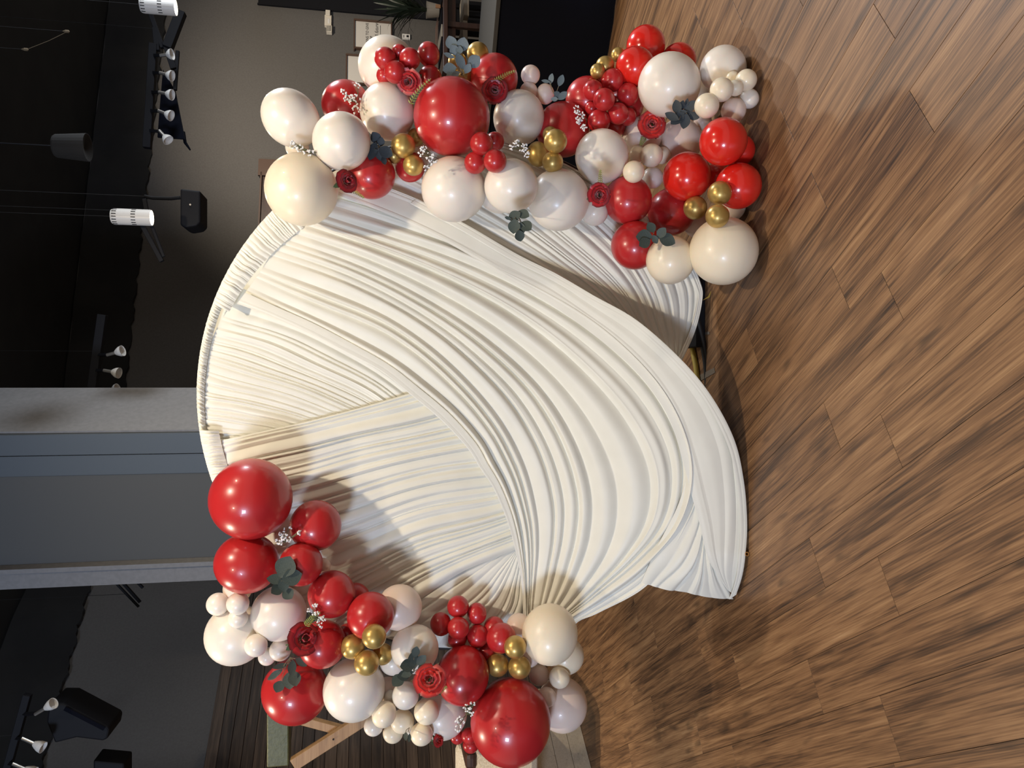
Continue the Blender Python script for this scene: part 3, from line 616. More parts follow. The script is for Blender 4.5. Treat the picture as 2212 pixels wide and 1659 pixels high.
LOWER = [
 (2, 542, 1078, 90, 'R', 'big red balloon at the top of the lower garland, in front of the satin rim'),
 (2, 533, 1217, 67, 'R', 'red balloon just below the biggest one against the grey wall', 1.06, 10),
 (0, 682, 1135, 56, 'R', 'red balloon with a bright lit wedge, nearest the satin'),
 (1, 650, 1219, 48, 'R', 'red balloon with a curved lit band, behind round eucalyptus leaves'),
 (0, 513, 1272, 32, 'P', 'peach balloon sliver behind the red balloon by the grey wall'),
 (2, 470.6, 1305, 25.5, 'W', 'small white balloon farthest toward the ceiling in the lower garland'),
 (3, 514, 1304, 25, 'W', 'small white balloon of that trio beside the red balloon'),
 (1, 514, 1335, 22, 'W', 'small white balloon of that trio in front of the big white one'),
 (0, 508.5, 1371, 68, 'W', 'big white balloon overlapping the dark plank wall and grey wall'),
 (1, 601.6, 1324.5, 61, 'W', 'white balloon with round eucalyptus and a rose at its edges'),
 (1, 553, 1394, 25.5, 'W', 'small cream-white balloon on the big white balloon, nearest grey wall'),
 (0, 577, 1418, 20, 'W', 'small shiny white balloon against the dark plank wall'),
 (1, 605.6, 1404, 24.5, 'W', 'small white balloon next to the rose over the dark planks'),
 (1, 716, 1283, 52, 'R', 'glossy red balloon with window reflections, in the middle of four red ones'),
 (0, 767, 1292, 33, 'R', 'dark red balloon hidden between the glossy one and the one by the satin'),
 (1, 800.6, 1330, 52, 'R', 'red balloon with leaf-shaped shadows, above the gold quartet'),
 (0, 863, 1312, 50, 'P', 'shaded blush balloon against the satin at the lower garland'),
 (0, 697, 1223, 18, 'P', 'blush balloon sliver beside the red balloon with curved lit band'),
 (0, 752, 1372, 26, 'R', 'dark red balloon deep in the gap left of the gold quartet'),
 (1, 696.6, 1391.5, 53, 'R', 'glossy red balloon touching the rose and the gold quartet'),
 (0, 637, 1493, 73, 'R', 'large red balloon in front of the olive beam, with eucalyptus on it', 1.03, 30),
 (1, 764.7, 1489, 69, 'W', 'large white balloon above the wooden brace, under the gold quartet', 1.03, 120),
 (3, 808.4, 1375, 27, 'G', 'uppermost gold balloon of the gold quartet'),
 (2, 761.5, 1397, 27, 'G', 'gold balloon of the quartet on the ceiling side'),
 (3, 792, 1432, 28, 'G', 'lowest gold balloon of the quartet, on the large white balloon'),
 (1, 826, 1413, 24, 'G', 'shaded gold balloon at the back of the quartet'),
 (1, 896, 1401.6, 53, 'W', 'white balloon with a grey round shadow beside the gold quartet'),
 (0, 850, 1428, 31, 'W', 'lavender-white balloon sliver behind the gold quartet'),
 (0, 836, 1494, 32, 'P', 'peach glowing balloon in the gap beside the large white one'),
 (3, 876, 1502.6, 30.3, 'W', 'small white balloon just below the eucalyptus and rose'),
 (2, 921.4, 1537, 28.5, 'C', 'small cream balloon of the pale bunch nearest the baby\'s breath'),
 (2, 869, 1558, 26.5, 'C', 'small cream balloon at the centre of the pale bunch'),
 (2, 829.7, 1543, 27, 'C', 'small cream balloon of the bunch touching the large white balloon', 1.1, 110),
 (1, 807, 1568.5, 22, 'W', 'small white balloon of the bunch nearest the wooden brace'),
 (1, 849, 1583, 23, 'C', 'lowest small cream balloon of the bunch over the dark planks'),
 (1, 910.5, 1585.7, 25.5, 'C', 'small cream balloon at the bottom of the bunch, floor side'),
 (0, 886, 1581, 15, 'W', 'tiny pale balloon hidden between the two lowest of the bunch'),
 (0, 844, 1506, 16, 'W', 'tiny lavender balloon peeking out beside the small white one'),
 (0, 955, 1541, 57, 'W', 'white balloon behind the pale bunch, baby\'s breath beside it'),
 (1, 999.4, 1458.5, 59, 'R', 'red balloon between a rose and the biggest red balloon', 1.1, 90),
 (3, 1103, 1559.5, 91, 'R', 'biggest red balloon of the lower garland, at the bottom edge', 1.05, 90),
 (1, 989.3, 1310.6, 24, 'R', 'topmost small red balloon of the cluster over the satin'),
 (1, 952.5, 1348, 23.5, 'R', 'small red balloon of the satin cluster on the ceiling side', 1.1, 90),
 (2, 990, 1356.7, 24.3, 'R', 'small red balloon at the front of the cluster over the satin'),
 (0, 1030, 1325.5, 21.5, 'R', 'small red balloon with a slanting shadow, upper in the satin cluster', 1.1, 90),
 (1, 1031.6, 1374, 23.5, 'R', 'small red balloon with a dark wedge of shade, lower in the cluster', 1.08, 90),
 (0, 1067.4, 1357, 23.5, 'R', 'small red balloon of the cluster nearest the big cream balloon', 1.1, 90),
 (0, 988, 1379, 22, 'R', 'small red balloon in shade under the cluster\'s front one'),
 (0, 1083, 1378, 33, 'R', 'larger shaded red balloon at the back of the satin cluster'),
 (0, 1051, 1407, 21, 'R', 'dark small red balloon between the cluster and the gold trio'),
 (3, 1113, 1398, 25, 'G', 'uppermost gold balloon of the trio beside the big cream balloon'),
 (2, 1075, 1437, 25, 'G', 'dull shaded gold balloon beside the red balloon'),
 (3, 1122, 1441, 25.5, 'G', 'gold balloon resting above the biggest red balloon'),
 (1, 1187.6, 1370, 62, 'C', 'big cream balloon at the floor end of the lower garland, on the satin', 1.07, 90),
 (0, 1121, 1353, 28, 'P', 'pinkish sliver of balloon between red cluster and big cream balloon'),
 (0, 1222, 1416, 41, 'C', 'cream balloon behind the big cream one against the floor'),
 (0, 1140, 1412, 30, 'P', 'peach balloon tucked behind the gold trio'),
 (2, 1164.5, 1458, 23, 'P', 'small blush balloon beside the gold trio, over the biggest red'),
 (2, 1208.5, 1464, 23.5, 'C', 'small cream balloon half in shadow under the big cream one'),
 (1, 1180.4, 1506, 22, 'P', 'small shaded blush balloon touching the biggest red balloon'),
 (0, 1214, 1522, 57, 'P', 'large shaded pale balloon against the floor and whitewashed bench', 1.05, 90),
 (0, 988, 1592, 16, 'R', 'small dark red balloon under the baby\'s breath by the armchair'),
 (1, 1014, 1589, 18, 'R', 'small red balloon wedged beside the biggest red balloon'),
 (0, 1017, 1609, 18.5, 'R', 'lowest small red balloon, touching the armchair back'),
]
BALLS = []           # (centre, radius)
def hoop_inside(c): return math.hypot(c[0] - HC[0], c[2] - HC[1]) < HR + 0.05
def place_balloons(rows, grp):
    done = []; order = sorted(range(len(rows)), key=lambda i: rows[i][0])
    for i in order:
        row = rows[i]; lay, px, py, rp, colr, lab = row[:6]; el = row[6] if len(row) > 6 else 1.0; ang = row[7] if len(row) > 7 else 0
        d = ray(px, py); ca = 1 / np.linalg.norm(d); kr = rp / FOC * 2 / (1 + 1 / ca)
        t = 3.35 + 0.0 * lay; best = None
        while t > 1.6:
            c = EYEP + d * t; r = kr * t; ok = True
            if c[2] < r * 0.99: ok = False
            lim = 3.06 - 0.0
            if hoop_inside(c):
                if c[1] + r > lim + 0.03: ok = False
            elif c[1] > 3.12: ok = False
            if ok and lay >= 0:
                for c2, r2, l2 in done:
                    k = 0.87 if abs(r - r2) < 0.5 * max(r, r2) else 0.92
                    if l2 == lay: k = 0.84
                    if np.linalg.norm(c - c2) < k * (r + r2): ok = False; break
                    if l2 < lay:                                     # a balloon of a nearer layer lies in front where the two overlap in view
                        e1, e2 = (c - EYEP), (c2 - EYEP); n1, n2 = np.linalg.norm(e1), np.linalg.norm(e2)
                        if math.acos(min(1, e1 @ e2 / n1 / n2)) < 0.92 * (r / n1 + r2 / n2) and n1 > n2 - 0.25 * min(r, r2): ok = False; break
            if ok: best = t; break
            t -= 0.008
        if best is None: best = 2.6
        c = EYEP + d * best; r = kr * best; done.append((c, r, lay)); BALLS.append((c, r))
        v = d * ca
        # tail turned away from the viewer, or along the given direction for a stretched balloon
        if el != 1.0 and len(row) > 6:
            zax = -(v + 0.4 * np.array([random.uniform(-1, 1), 0, random.uniform(-1, 1)]))
        else:
            zax = -(v + 0.5 * np.array([random.uniform(-1, 1), random.uniform(-0.3, .6), random.uniform(-1, 1)]))
        zax /= np.linalg.norm(zax); xa = np.cross(zax, [0.2, 0.7, 0.5])
        if el != 1.0: a = math.radians(ang); xa = -UP * math.cos(a) - RT * math.sin(a); xa = xa - zax * (xa @ zax)
        xa /= np.linalg.norm(xa); ya = np.cross(zax, xa); rz = r / 1.03; ya_, xa_ = ya, xa * (el ** 1.0)
        mw = Matrix([[xa_[k] * r, ya_[k] * r, zax[k] * rz, c[k]] for k in range(3)] + [[0, 0, 0, 1]])
        o = bpy.data.objects.new('balloon', bmesh_for(colr, 'L' if rp > 35 else 'S')); COL.objects.link(o); o.matrix_world = mw
        size = 'large' if rp > 35 else 'small'; cn = {'R': 'red', 'B': 'red', 'W': 'pale', 'C': 'pale', 'P': 'pale', 'G': 'gold'}[colr]
        tag(o, lab, 'balloon', '%s %s balloons of the %s garland' % (size, cn, grp))
    return done
du = place_balloons(UPPER, 'upper'); dl = place_balloons(LOWER, 'lower')
print('balloon depth range', min(c[1] for c, r in BALLS), max(c[1] for c, r in BALLS))

# ================================================================== flowers and leaves tucked between the balloons
def surface_depth(px, py, default=2.8):
    d = ray(px, py); L = np.linalg.norm(d); e = d / L; best = None
    for c, r in BALLS:
        oc = EYEP - c; b = e @ oc; q = b * b - (oc @ oc - r * r)
        if q > 0:
            s = (-b - math.sqrt(q)) / L
            if best is None or s < best: best = s
    return best if best is not None else default
def at_px(px, py, t): return EYEP + ray(px, py) * t
def basis_for(px, py, tilt=0.0, tdir=0.0):
    """columns: photo-right, photo-up, towards the viewer; tilted"""
    v = ray(px, py); z = -v / np.linalg.norm(v); a = math.radians(tdir)
    z = z + tilt * (-UP * math.cos(a) + RT * math.sin(a)); z /= np.linalg.norm(z)
    x = -UP - z * (-UP @ z); x /= np.linalg.norm(x); return x, np.cross(z, x), z
# --- roses
def petal_mesh(name, cup, curl, w):
    nu, nv = 9, 8; v = []; edge = []
    for i in range(nu):
        a = (i / (nu - 1) - 0.5) * 2
        for j in range(nv):
            t = j / (nv - 1); wid = w * (0.6 + 0.4 * math.sin(min(1, t * 1.25) * math.pi / 2)) * (1 - 0.35 * max(0, t - 0.75) / 0.25 * a * a)
            ang = a * wid; rad = 0.28 + cup * t ** 1.2 + curl * max(0, t - 0.55) ** 2 * 3 + 0.03 * math.sin(a * 7 + t * 3)
            z = (0.1 + 0.9 * t) * (1 - 0.45 * cup) - curl * max(0, t - 0.7) ** 2 * 2.5 - 0.12 * a * a * t
            v.append((rad * math.cos(ang), rad * math.sin(ang), z)); edge.append(min(1, max(0, (max(t - 0.90, 0) / 0.10) ** 1.0 * 0.9 + max(0, abs(a) - 0.93) * 4)) * (1 if t > 0.3 else 0.3))
    me = mesh(name, v, grid_faces(nu, nv)); at = me.attributes.new('edge', 'FLOAT', 'POINT'); at.data.foreach_set('value', edge)
    me.polygons.foreach_set('use_smooth', [True] * len(me.polygons)); return me
PET = {}
for mk, mm in (('d', M_PETAL), ('b', M_PETALB)):
    PET[mk] = [petal_mesh('petal', 0.0, 0.0, 1.35), petal_mesh('petal', 0.24, 0.08, 1.15), petal_mesh('petal', 0.50, 0.22, 1.0), petal_mesh('petal', 0.78, 0.36, 0.92)]
    for q in PET[mk]: q.materials.append(mm)
SEP = []
def leaf_shape(name, L, Wd, fold, bend, n=9, tip=1.0):
    v = []; f = []
    for i in range(n + 1):
        t = i / n; w = Wd * math.sin(math.pi * min(1, max(0.02, t)) ** tip) ** 0.75 if 0 < t < 1 else 0.02 * Wd
        z = bend * t * t
        v += [(L * t, -w, z + fold * w), (L * t, 0, z), (L * t, w, z + fold * w)]
    for i in range(n):
        a = 3 * i; f += [(a, a + 3, a + 4, a + 1), (a + 1, a + 4, a + 5, a + 2)]
    me = mesh(name, v, f); me.polygons.foreach_set('use_smooth', [True] * len(me.polygons)); return me
SEPAL = leaf_shape('sepal', 0.9, 0.22, 0.25, -0.15); SEPAL.materials.append(M_GREEN)
def rose(px, py, rp, kind, tilt, tdir, lab, drop=None):
    t = surface_depth(px, py); t = min([t - 0.035] + [max(surface_depth(px + rp * .75 * math.cos(a_), py + rp * .75 * math.sin(a_), 9), t - 0.14) - 0.012 for a_ in np.arange(8) * .785]); c = at_px(px, py, t); s = rp / FOC * t / 0.95
    x, y, z = basis_for(px, py, tilt, tdir); c = c - z * s * 0.2
    root = tag(empty('rose', tuple(c)), lab, 'rose', 'fabric roses among the balloons')
    link('stem', tube_mesh('stem', [c - z * s * .2, c - z * (s * .5 + .13)], .003, 6), M_GREEN, root)
    def put(me, name, turn, zoff, sc, lean=0.0):
        ca, sa = math.cos(turn), math.sin(turn); cl, sl = math.cos(lean), math.sin(lean)
        a = x * ca + y * sa; b = -x * sa + y * ca; a2 = a * cl - z * sl; z2 = a * sl + z * cl; p = c + z * zoff * s
        mw = Matrix([[a2[k] * s * sc, b[k] * s * sc, z2[k] * s * sc, p[k]] for k in range(3)] + [[0, 0, 0, 1]])
        link(name, me, None, root, mw)
    r = random.Random(int(px)); P4 = PET[kind]
    for k in range(2): put(P4[0], 'petal', k * 3.1 + r.random(), 0.10, 0.42)
    for k in range(3): put(P4[0], 'petal', k * 2.1 + r.random() * .5, 0.05, 0.72, 0.08)
    for k in range(4): put(P4[1], 'petal', k * 1.57 + r.random() * .5, -0.02, 0.78, 0.10)
    for k in range(5): put(P4[2], 'petal', k * 1.257 + r.random() * .5, -0.10, 0.80, 0.0)
    for k in range(5): put(P4[3], 'petal', k * 1.257 + 0.6 + r.random() * .4, -0.20, 0.80, 0.06)
    for k in range(4): put(SEPAL, 'sepal', k * 1.57 + 0.4 + r.random() * .6, -0.30, 1.12, 0.15)
    return root, c, s
rose(883, 176, 26, 'd', 0.35, 200, 'dark red fabric rose topmost in the upper garland, beside the largest red balloon')
rose(1069, 195, 26, 'd', 0.30, 90, 'dark red fabric rose with a fern across the red balloon, near the black skirt')
rose(749, 391, 24, 'd', 0.75, 30, 'dark red fabric rose between the big cream balloon and a red one over satin')
rose(1408, 269, 28, 'b', 0.30, 60, 'bright red fabric rose under the large white balloon near the floor')
rose(1294, 421, 24, 'd', 0.25, 0, 'deep red fabric rose with upright yellow-green fern above the satin')
rose(656, 1380, 33, 'd', 0.55, 20, 'dark red fabric rose on the white balloon of the lower garland')
rose(928, 1469, 33, 'b', 0.30, 120, 'bright red fabric rose beside the pale bunch in the lower garland')
rose(947, 1600, 13, 'b', 0.9, 0, 'small red rose mostly hidden under the white balloon by dark planks')

# --- eucalyptus sprigs: round leaves on a thin stem; leaf = (px, py, length px, direction deg, roundness)
LEAFM = {}
def leaf_obj(mkey, mm, px, py, L, ang, Wr, t, root, r):
    if (mkey, Wr) not in LEAFM:
        me = leaf_shape('leaf', 1.0, Wr * 0.5, 0.18, 0.12, 10); me.materials.append(mm); LEAFM[(mkey, Wr)] = me
    me = LEAFM[(mkey, Wr)]; a = math.radians(ang)
    x, y, z = basis_for(px, py, r.uniform(0.05, 0.45), r.uniform(0, 360)); s = 1.14 * L / FOC * t
    ux_ = x * math.cos(a) - y * math.sin(a); uy_ = np.cross(z, ux_); c = at_px(px, py, t) - ux_ * s * 0.5
    mw = Matrix([[ux_[k] * s, uy_[k] * s, z[k] * s, c[k]] for k in range(3)] + [[0, 0, 0, 1]]); link('leaf', me, None, root, mw); return c
def euc(lab, base, leaves, mkey='n', off=0.02, flat=None):
    mm = {'n': M_LEAF, 'b': M_LEAFB, 'd': M_LEAFD}[mkey]; r = random.Random(int(base[0] * 7))
    t0 = flat if flat else min([surface_depth(l[0], l[1], 9) for l in leaves] + [surface_depth(*base, 9)]); t0 = min(t0, 2.95) - off
    root = tag(empty('eucalyptus_sprig', tuple(at_px(base[0], base[1], t0 + 0.01))), lab, 'leaves', 'eucalyptus sprigs among the balloons')
    bm = bmesh.new(); b = at_px(base[0], base[1], t0 + 0.015); tb = min(surface_depth(*base, 3.12), t0 + 0.35); add_tube(bm, [b, at_px(base[0], base[1], tb + 0.01)], 0.0015, 5)
    for i, (px, py, L, ang, Wr) in enumerate(leaves):
        t = t0 - 0.003 * (i % 4); c = leaf_obj(mkey, mm, px, py, L, ang, Wr, t, root, r)
        mid = (b + c) / 2 + np.array([0, 0, 0.004]); add_tube(bm, [b, mid, c], 0.0012, 5)
    link('stem', bm_mesh('stem', bm), M_TWIG, root)
euc('blue-grey round-leaved eucalyptus standing up before the dining table', (1000, 165), [(975, 93, 26, -110, 0.85), (1000, 96, 26, -75, 0.9), (981, 108, 20, -120, 0.9), (992, 109, 16, -80, 0.9), (1024, 133, 28, -40, 0.85), (971, 149, 27, 165, 0.8), (994, 133, 32, -120, 0.55), (970, 120, 22, -160, 0.4), (984, 160, 18, 160, 0.6), (1010, 148, 20, -60, 0.7)], 'b')
euc('thin-leaved eucalyptus against the black table skirt by blush balloons', (1202, 212), [(1191, 170, 20, -75, 0.55), (1211, 174, 22, -70, 0.6), (1203, 204, 17, -140, 0.7), (1215, 207, 22, -40, 0.6), (1179, 176, 17, -170, 0.4), (1198, 214, 14, 180, 0.6)], 'b')
euc('dark blue eucalyptus beside the pair of gold balloons in the upper garland', (820, 318), [(812, 298, 24, -120, 0.85), (823, 306, 18, -80, 0.8), (806, 327, 36, 110, 0.6), (832, 328, 30, 30, 0.75), (829, 347, 16, 75, 0.7), (819, 335, 28, 60, 0.5)], 'd')
euc('dark eucalyptus hanging over the satin between two white balloons', (1122, 462), [(1112, 467, 26, 150, 0.8), (1131, 463, 26, 30, 0.75), (1111, 489, 28, 95, 0.85), (1137, 489, 27, 45, 0.85), (1124, 494, 25, 90, 0.9), (1122, 509, 22, 80, 0.9), (1097, 471, 13, -160, 0.5)], 'n', 0.03, 2.72)
euc('dark eucalyptus between the bright rose and the pale balloon cluster', (1480, 240), [(1463, 232, 28, -100, 0.65), (1473, 228, 22, -80, 0.55), (1490, 232, 30, -50, 0.6), (1452, 252, 30, -150, 0.5), (1464, 256, 32, 140, 0.65), (1480, 262, 28, 100, 0.7), (1498, 250, 26, 10, 0.6), (1484, 222, 16, -80, 0.5), (1470, 245, 26, 160, 0.5)], 'd')
euc('eucalyptus with wide grey-green leaves on the lowest red balloon of the upper garland', (1414, 510), [(1391, 511, 32, 180, 0.85), (1406, 492, 22, -120, 0.85), (1392, 525, 26, 150, 0.8), (1429, 503, 24, -50, 0.75), (1440, 518, 34, 25, 0.75), (1415, 517, 18, 60, 0.7)], 'n', 0.02)
euc('round grey-green eucalyptus between the red and white balloons of the lower garland', (611, 1256), [(617, 1225, 42, -70, 0.95), (630, 1247, 38, -20, 0.85), (612, 1262, 30, 80, 0.7), (598, 1273, 27, 140, 0.85), (622, 1283, 24, 45, 0.95), (596, 1252, 34, 180, 0.6)], 'n', 0.02)
euc('long-stemmed eucalyptus drooping over the large red balloon by the olive beam', (627, 1420), [(605, 1439, 30, 165, 0.35), (596, 1455, 28, 150, 0.4), (591, 1461, 24, 150, 0.45), (630, 1442, 28, 95, 0.6), (626, 1470, 32, 80, 0.85), (636, 1466, 30, 70, 0.8), (602, 1483, 22, 110, 0.95), (650, 1431, 26, 30, 0.5)], 'n', 0.02)
euc('dark round eucalyptus beside the bright rose in the lower garland', (894, 1452), [(898, 1408, 20, -75, 0.8), (892, 1427, 30, -110, 0.8), (910, 1426, 24, -45, 0.7), (880, 1438, 30, 170, 0.8), (860, 1470, 28, 130, 0.85), (872, 1459, 28, 170, 0.7), (880, 1456, 24, 160, 0.6), (912, 1442, 18, -20, 0.8)], 'n', 0.02)
euc('eucalyptus tips peeking out under the pale bunch over the dark planks', (884, 1572), [(877, 1591, 16, 80, 0.6), (884, 1594, 15, 95, 0.5)], 'n', -0.02, 2.62)

# --- baby's breath: fine stems and blossoms too many to count
def blossom(bm, c, s, r):
    for k in range(3):
        p = c + np.array([r.uniform(-1, 1), r.uniform(-1, 1), r.uniform(-1, 1)]) * s * 0.45
        bmesh.ops.create_icosphere(bm, subdivisions=1, radius=s * r.uniform(0.45, 0.7), matrix=Matrix.Translation(Vector(p)))
def breath(lab, spots, base, off=0.02, size=5.8):
    """spots: list of (px, py, spread px, count)"""
    r = random.Random(int(base[0])); t0 = min(surface_depth(px, py, 2.8) for px, py, _, _ in spots) - off
    root = tag(empty('babys_breath_sprig', tuple(at_px(base[0], base[1], t0))), lab, 'flowers', "baby's breath sprigs among the balloons")
    bb, bs = bmesh.new(), bmesh.new(); b = at_px(base[0], base[1], t0 + 0.01)
    for px, py, sp, n in spots:
        hub = at_px((px + base[0]) / 2, (py + base[1]) / 2, t0); add_tube(bs, [b, hub], 0.0009, 4)
        for _ in range(n):
            a, q = r.uniform(0, 6.28), sp * math.sqrt(r.random()); t = t0 - r.uniform(0, 0.02)
            c = at_px(px + q * math.cos(a), py + q * math.sin(a), t); blossom(bb, c, size / 2 / FOC * t, r); add_tube(bs, [hub, (hub + c) / 2 + np.array([0, 0, .002]), c], 0.0006, 3, False)
    link('stems', bm_mesh('stems', bs), M_STEM, root); o = link('blossoms', bm_mesh('blossoms', bb), M_BLOSSOM, root); o['kind'] = 'stuff'
breath("baby's breath over the red balloon between two white ones, upper garland", [(752, 210, 12, 14), (765, 215, 14, 20), (772, 184, 6, 7), (741, 198, 6, 6), (770, 237, 9, 12)], (776, 226))
breath("baby's breath between the egg-shaped and big cream balloons", [(632, 312, 9, 13), (646, 320, 9, 12), (663, 331, 9, 12), (672, 327, 5, 6)], (684, 330))
breath("baby's breath between gold balloons and the large white one over satin", [(915, 320, 7, 9), (912, 332, 8, 9), (930, 338, 9, 11), (936, 350, 8, 10), (922, 362, 7, 8)], (945, 342))
breath("baby's breath beside the gold trio, on a white balloon", [(1118, 310, 8, 13), (1130, 318, 10, 18), (1104, 319, 6, 8), (1140, 334, 7, 9)], (1146, 322))
breath("baby's breath beside the lowest of the small red cluster", [(1246, 238, 9, 12), (1256, 252, 9, 13), (1248, 262, 7, 9), (1262, 276, 7, 10)], (1268, 258))
breath("baby's breath between the top red balloons of the lower garland", [(612, 1152, 10, 18), (604, 1168, 9, 14), (620, 1164, 9, 12), (645, 1153, 6, 7), (628, 1140, 4, 4)], (604, 1178))
breath("baby's breath next to the fern above the lower garland's rose", [(680, 1310, 6, 6), (686, 1332, 11, 16), (700, 1336, 7, 7), (693, 1351, 5, 5), (668, 1318, 4, 3)], (672, 1344))
breath("baby's breath touching the biggest red balloon and the armchair side", [(1008, 1530, 9, 12), (1015, 1540, 8, 10), (993, 1558, 10, 14), (990, 1572, 8, 9), (1022, 1519, 5, 5)], (1006, 1545))

# --- fern fronds
def fern(lab, a, b, w=9, bow=4, off=0.022, n=11):
    mid = ((a[0] + b[0]) / 2 + bow * (b[1] - a[1]) / 60, (a[1] + b[1]) / 2 - bow * (b[0] - a[0]) / 60)
    t0 = min(surface_depth(*a, 2.85), surface_depth(*b, 2.85), surface_depth(*mid, 2.85)) - off
    root = tag(empty('fern_frond', tuple(at_px(*a, t0))), lab, 'fern', 'fern fronds tucked beside the roses')
    pts = resample([a, mid, b], n + 1); P3 = [at_px(x, y, t0) for x, y in pts]
    link('stem', tube_mesh('stem', P3, 0.0011, 5), M_FERN, root)
    v = []; f = []
    for i in range(1, n + 1):
        tx, ty = pts[i] - pts[i - 1]; L = math.hypot(tx, ty); tx, ty = tx / L, ty / L; ln = w * (1 - 0.75 * i / n) + 2
        for sgn in (1, -1):
            dx, dy = (tx * 0.55 - sgn * ty * 0.83), (ty * 0.55 + sgn * tx * 0.83); bx, by = pts[i - 1]
            q = len(v); hw = 1.3
            v += [at_px(bx, by, t0), at_px(bx + dx * ln * .5 - dy * hw, by + dy * ln * .5 + dx * hw, t0 - .002), at_px(bx + dx * ln, by + dy * ln, t0 - 0.001), at_px(bx + dx * ln * .5 + dy * hw, by + dy * ln * .5 - dx * hw, t0 + .001)]
            f.append((q, q + 1, q + 2, q + 3))
    o = link('leaflets', mesh('leaflets', v, f), M_FERN, root); o['kind'] = 'stuff'
fern('yellow-green fern lying along the edge of the largest red balloon', (886, 224), (931, 170), 9)
fern('fern frond across the red balloon above its rose', (1066, 180), (1113, 153), 9)
fern('small fern under the rose beside the big cream balloon', (760, 411), (787, 428), 6, 2, 0.01, 8)
fern('fern tips below the bright rose near the floor', (1392, 296), (1383, 314), 9, 1, 0.01, 7)
fern('upright fern above the rose by the scalloped-shadow balloon', (1297, 404), (1297, 366), 8, 1, 0.02, 9)
fern('yellow-green fern above the rose of the lower garland', (660, 1352), (692, 1322), 10)
fern('fern bits under the bright rose of the lower garland', (945, 1497), (966, 1483), 8, 1, 0.01, 7)

# ================================================================== things on the ceiling and walls
def can_light(px0, px1, py, Y, rpx, lab, watt, aim):
    mid = P((px0 + px1) / 2, py, Y); X = mid[0]; z0, z1 = P(px1, py, Y)[2], P(px0, py, Y)[2]; R = rpx / FOC * Y * 1.06
    root = tag(empty('can_light', (X, Y, z1)), lab, 'lamp', 'white can lights')
    L = z1 - z0
    link('lamp_body', lathe_mesh('lamp_body', (X, Y, z1), (0, 0, -1), [(0, 0), (R * .86, 0), (R * .97, .008), (R, .02), (R, L), (R * .93, L), (R * .90, L - .012), (0, L - .012)], 32), M_WHITEMETAL, root)
    link('bulb', lathe_mesh('bulb', (X, Y, z0 + .011), (0, 0, -1), [(0, 0), (R * .88, 0), (R * .88, .003), (R * .6, .010), (0, .014)], 24), M_GLOW, root)
    for zz in (z1 - 0.10 * L, z1 - 0.58 * L):
        for k in range(8):
            a = -math.pi / 2 + (k - 3.5) * 0.36; c = (X + R * math.cos(a), Y + R * math.sin(a), zz)
            link('vent_slot', box_mesh('vent_slot', c, .0022, .0015, .012, [[-math.sin(a), math.cos(a), 0], [math.cos(a), math.sin(a), 0], [0, 0, 1]]), M_BLACK, root)
    link('hanging_rod', tube_mesh('hanging_rod', [(X, Y, z1), (X, Y, 4.64)], .0015, 5), M_CEIL, root)
    sp_ = spot('can_light_beam', (X, Y, z0 - .03), aim, watt, WARM, 100, 0.03); return root
can_light(242, 328, 469, 4.6, 15.2, 'white can light shining downward, the whole one beside the black speaker', 45, (0.6, 3.8, 0))
can_light(304, 380, 13, 4.9, 15.2, 'white can light shining downward, cut by the top edge of the photo', 70, (2.0, 3.4, 0))

def rail_at(sy, Y):
    if sy < 400: return P(332 - 14 * (sy - 96) / 224, sy, 5.6)
    if sy < 900: return P(222 - 22 * (sy - 680) / 158, min(sy, 836), 5.3)
    return P(60 - 48 * (sy - 1500) / 175, sy, 4.3)
def track_spot(sx, sy, bx, by, Y, lab, scale=1.0, grp='small bell-shaped track lights'):
    a, b = P(sx, sy, Y), P(bx, by, Y); ax = b - a; ax = ax + np.array([0, -0.25, 0]) * np.linalg.norm(ax); L = np.linalg.norm(ax); ax /= L
    k = scale * Y / 5.5
    root = tag(empty('track_light', tuple(a)), lab, 'lamp', grp)
    link('stem', lathe_mesh('stem', a, ax, [(0, 0), (.012 * k, 0), (.012 * k, L * .60), (0, L * .60)], 12), M_SILVER, root)
    link('lamp_shade', lathe_mesh('lamp_shade', a, ax, [(0, L * .55), (.018 * k, L * .56), (.026 * k, L * .66), (.036 * k, L * .82), (.040 * k, L), (.037 * k, L), (.033 * k, L * .84), (0, L * .74)], 20), M_WHITEMETAL, root)
    link('bracket', bar_mesh('bracket', a + ax * .01, rail_at(sy, Y), .02 * k, .02 * k, (0.2, 0.3, 1)), M_BLACK, root)
for sx, sy, bx, by, Y, lab in [
    (346, 120, 374, 120, 5.5, 'small white track light, straight down, first below the cut-off can light'),
    (345, 157, 374, 167, 5.5, 'small white track light, second of the row of five'),
    (343, 199, 374, 208, 5.5, 'small white track light in the middle of the row of five'),
    (342, 239, 372, 253, 5.5, 'small white track light, fourth of the row of five'),
    (344, 282, 366, 306, 5.5, 'small white track light tilted most, last of the row of five'),
    (231, 767, 268, 758, 5.2, 'small white track light left of the pillar, the upper of two'),
    (224, 800, 260, 806, 5.2, 'small white track light left of the pillar, nearer the pillar'),
    (230, 846, 256, 840, 5.6, 'small white track light almost hidden by the pillar edge'),
    (76, 1543, 121, 1514, 4.2, 'small white track light tilted upward in photo beside the black wedge speaker'),
    (48, 1595, 99, 1609, 4.2, 'small white track light lower left, middle of the three there'),
    (28, 1650, 80, 1663, 4.2, 'small white track light cut by the bottom edge of the photo')]:
    track_spot(sx, sy, bx, by, Y, lab, 0.95)
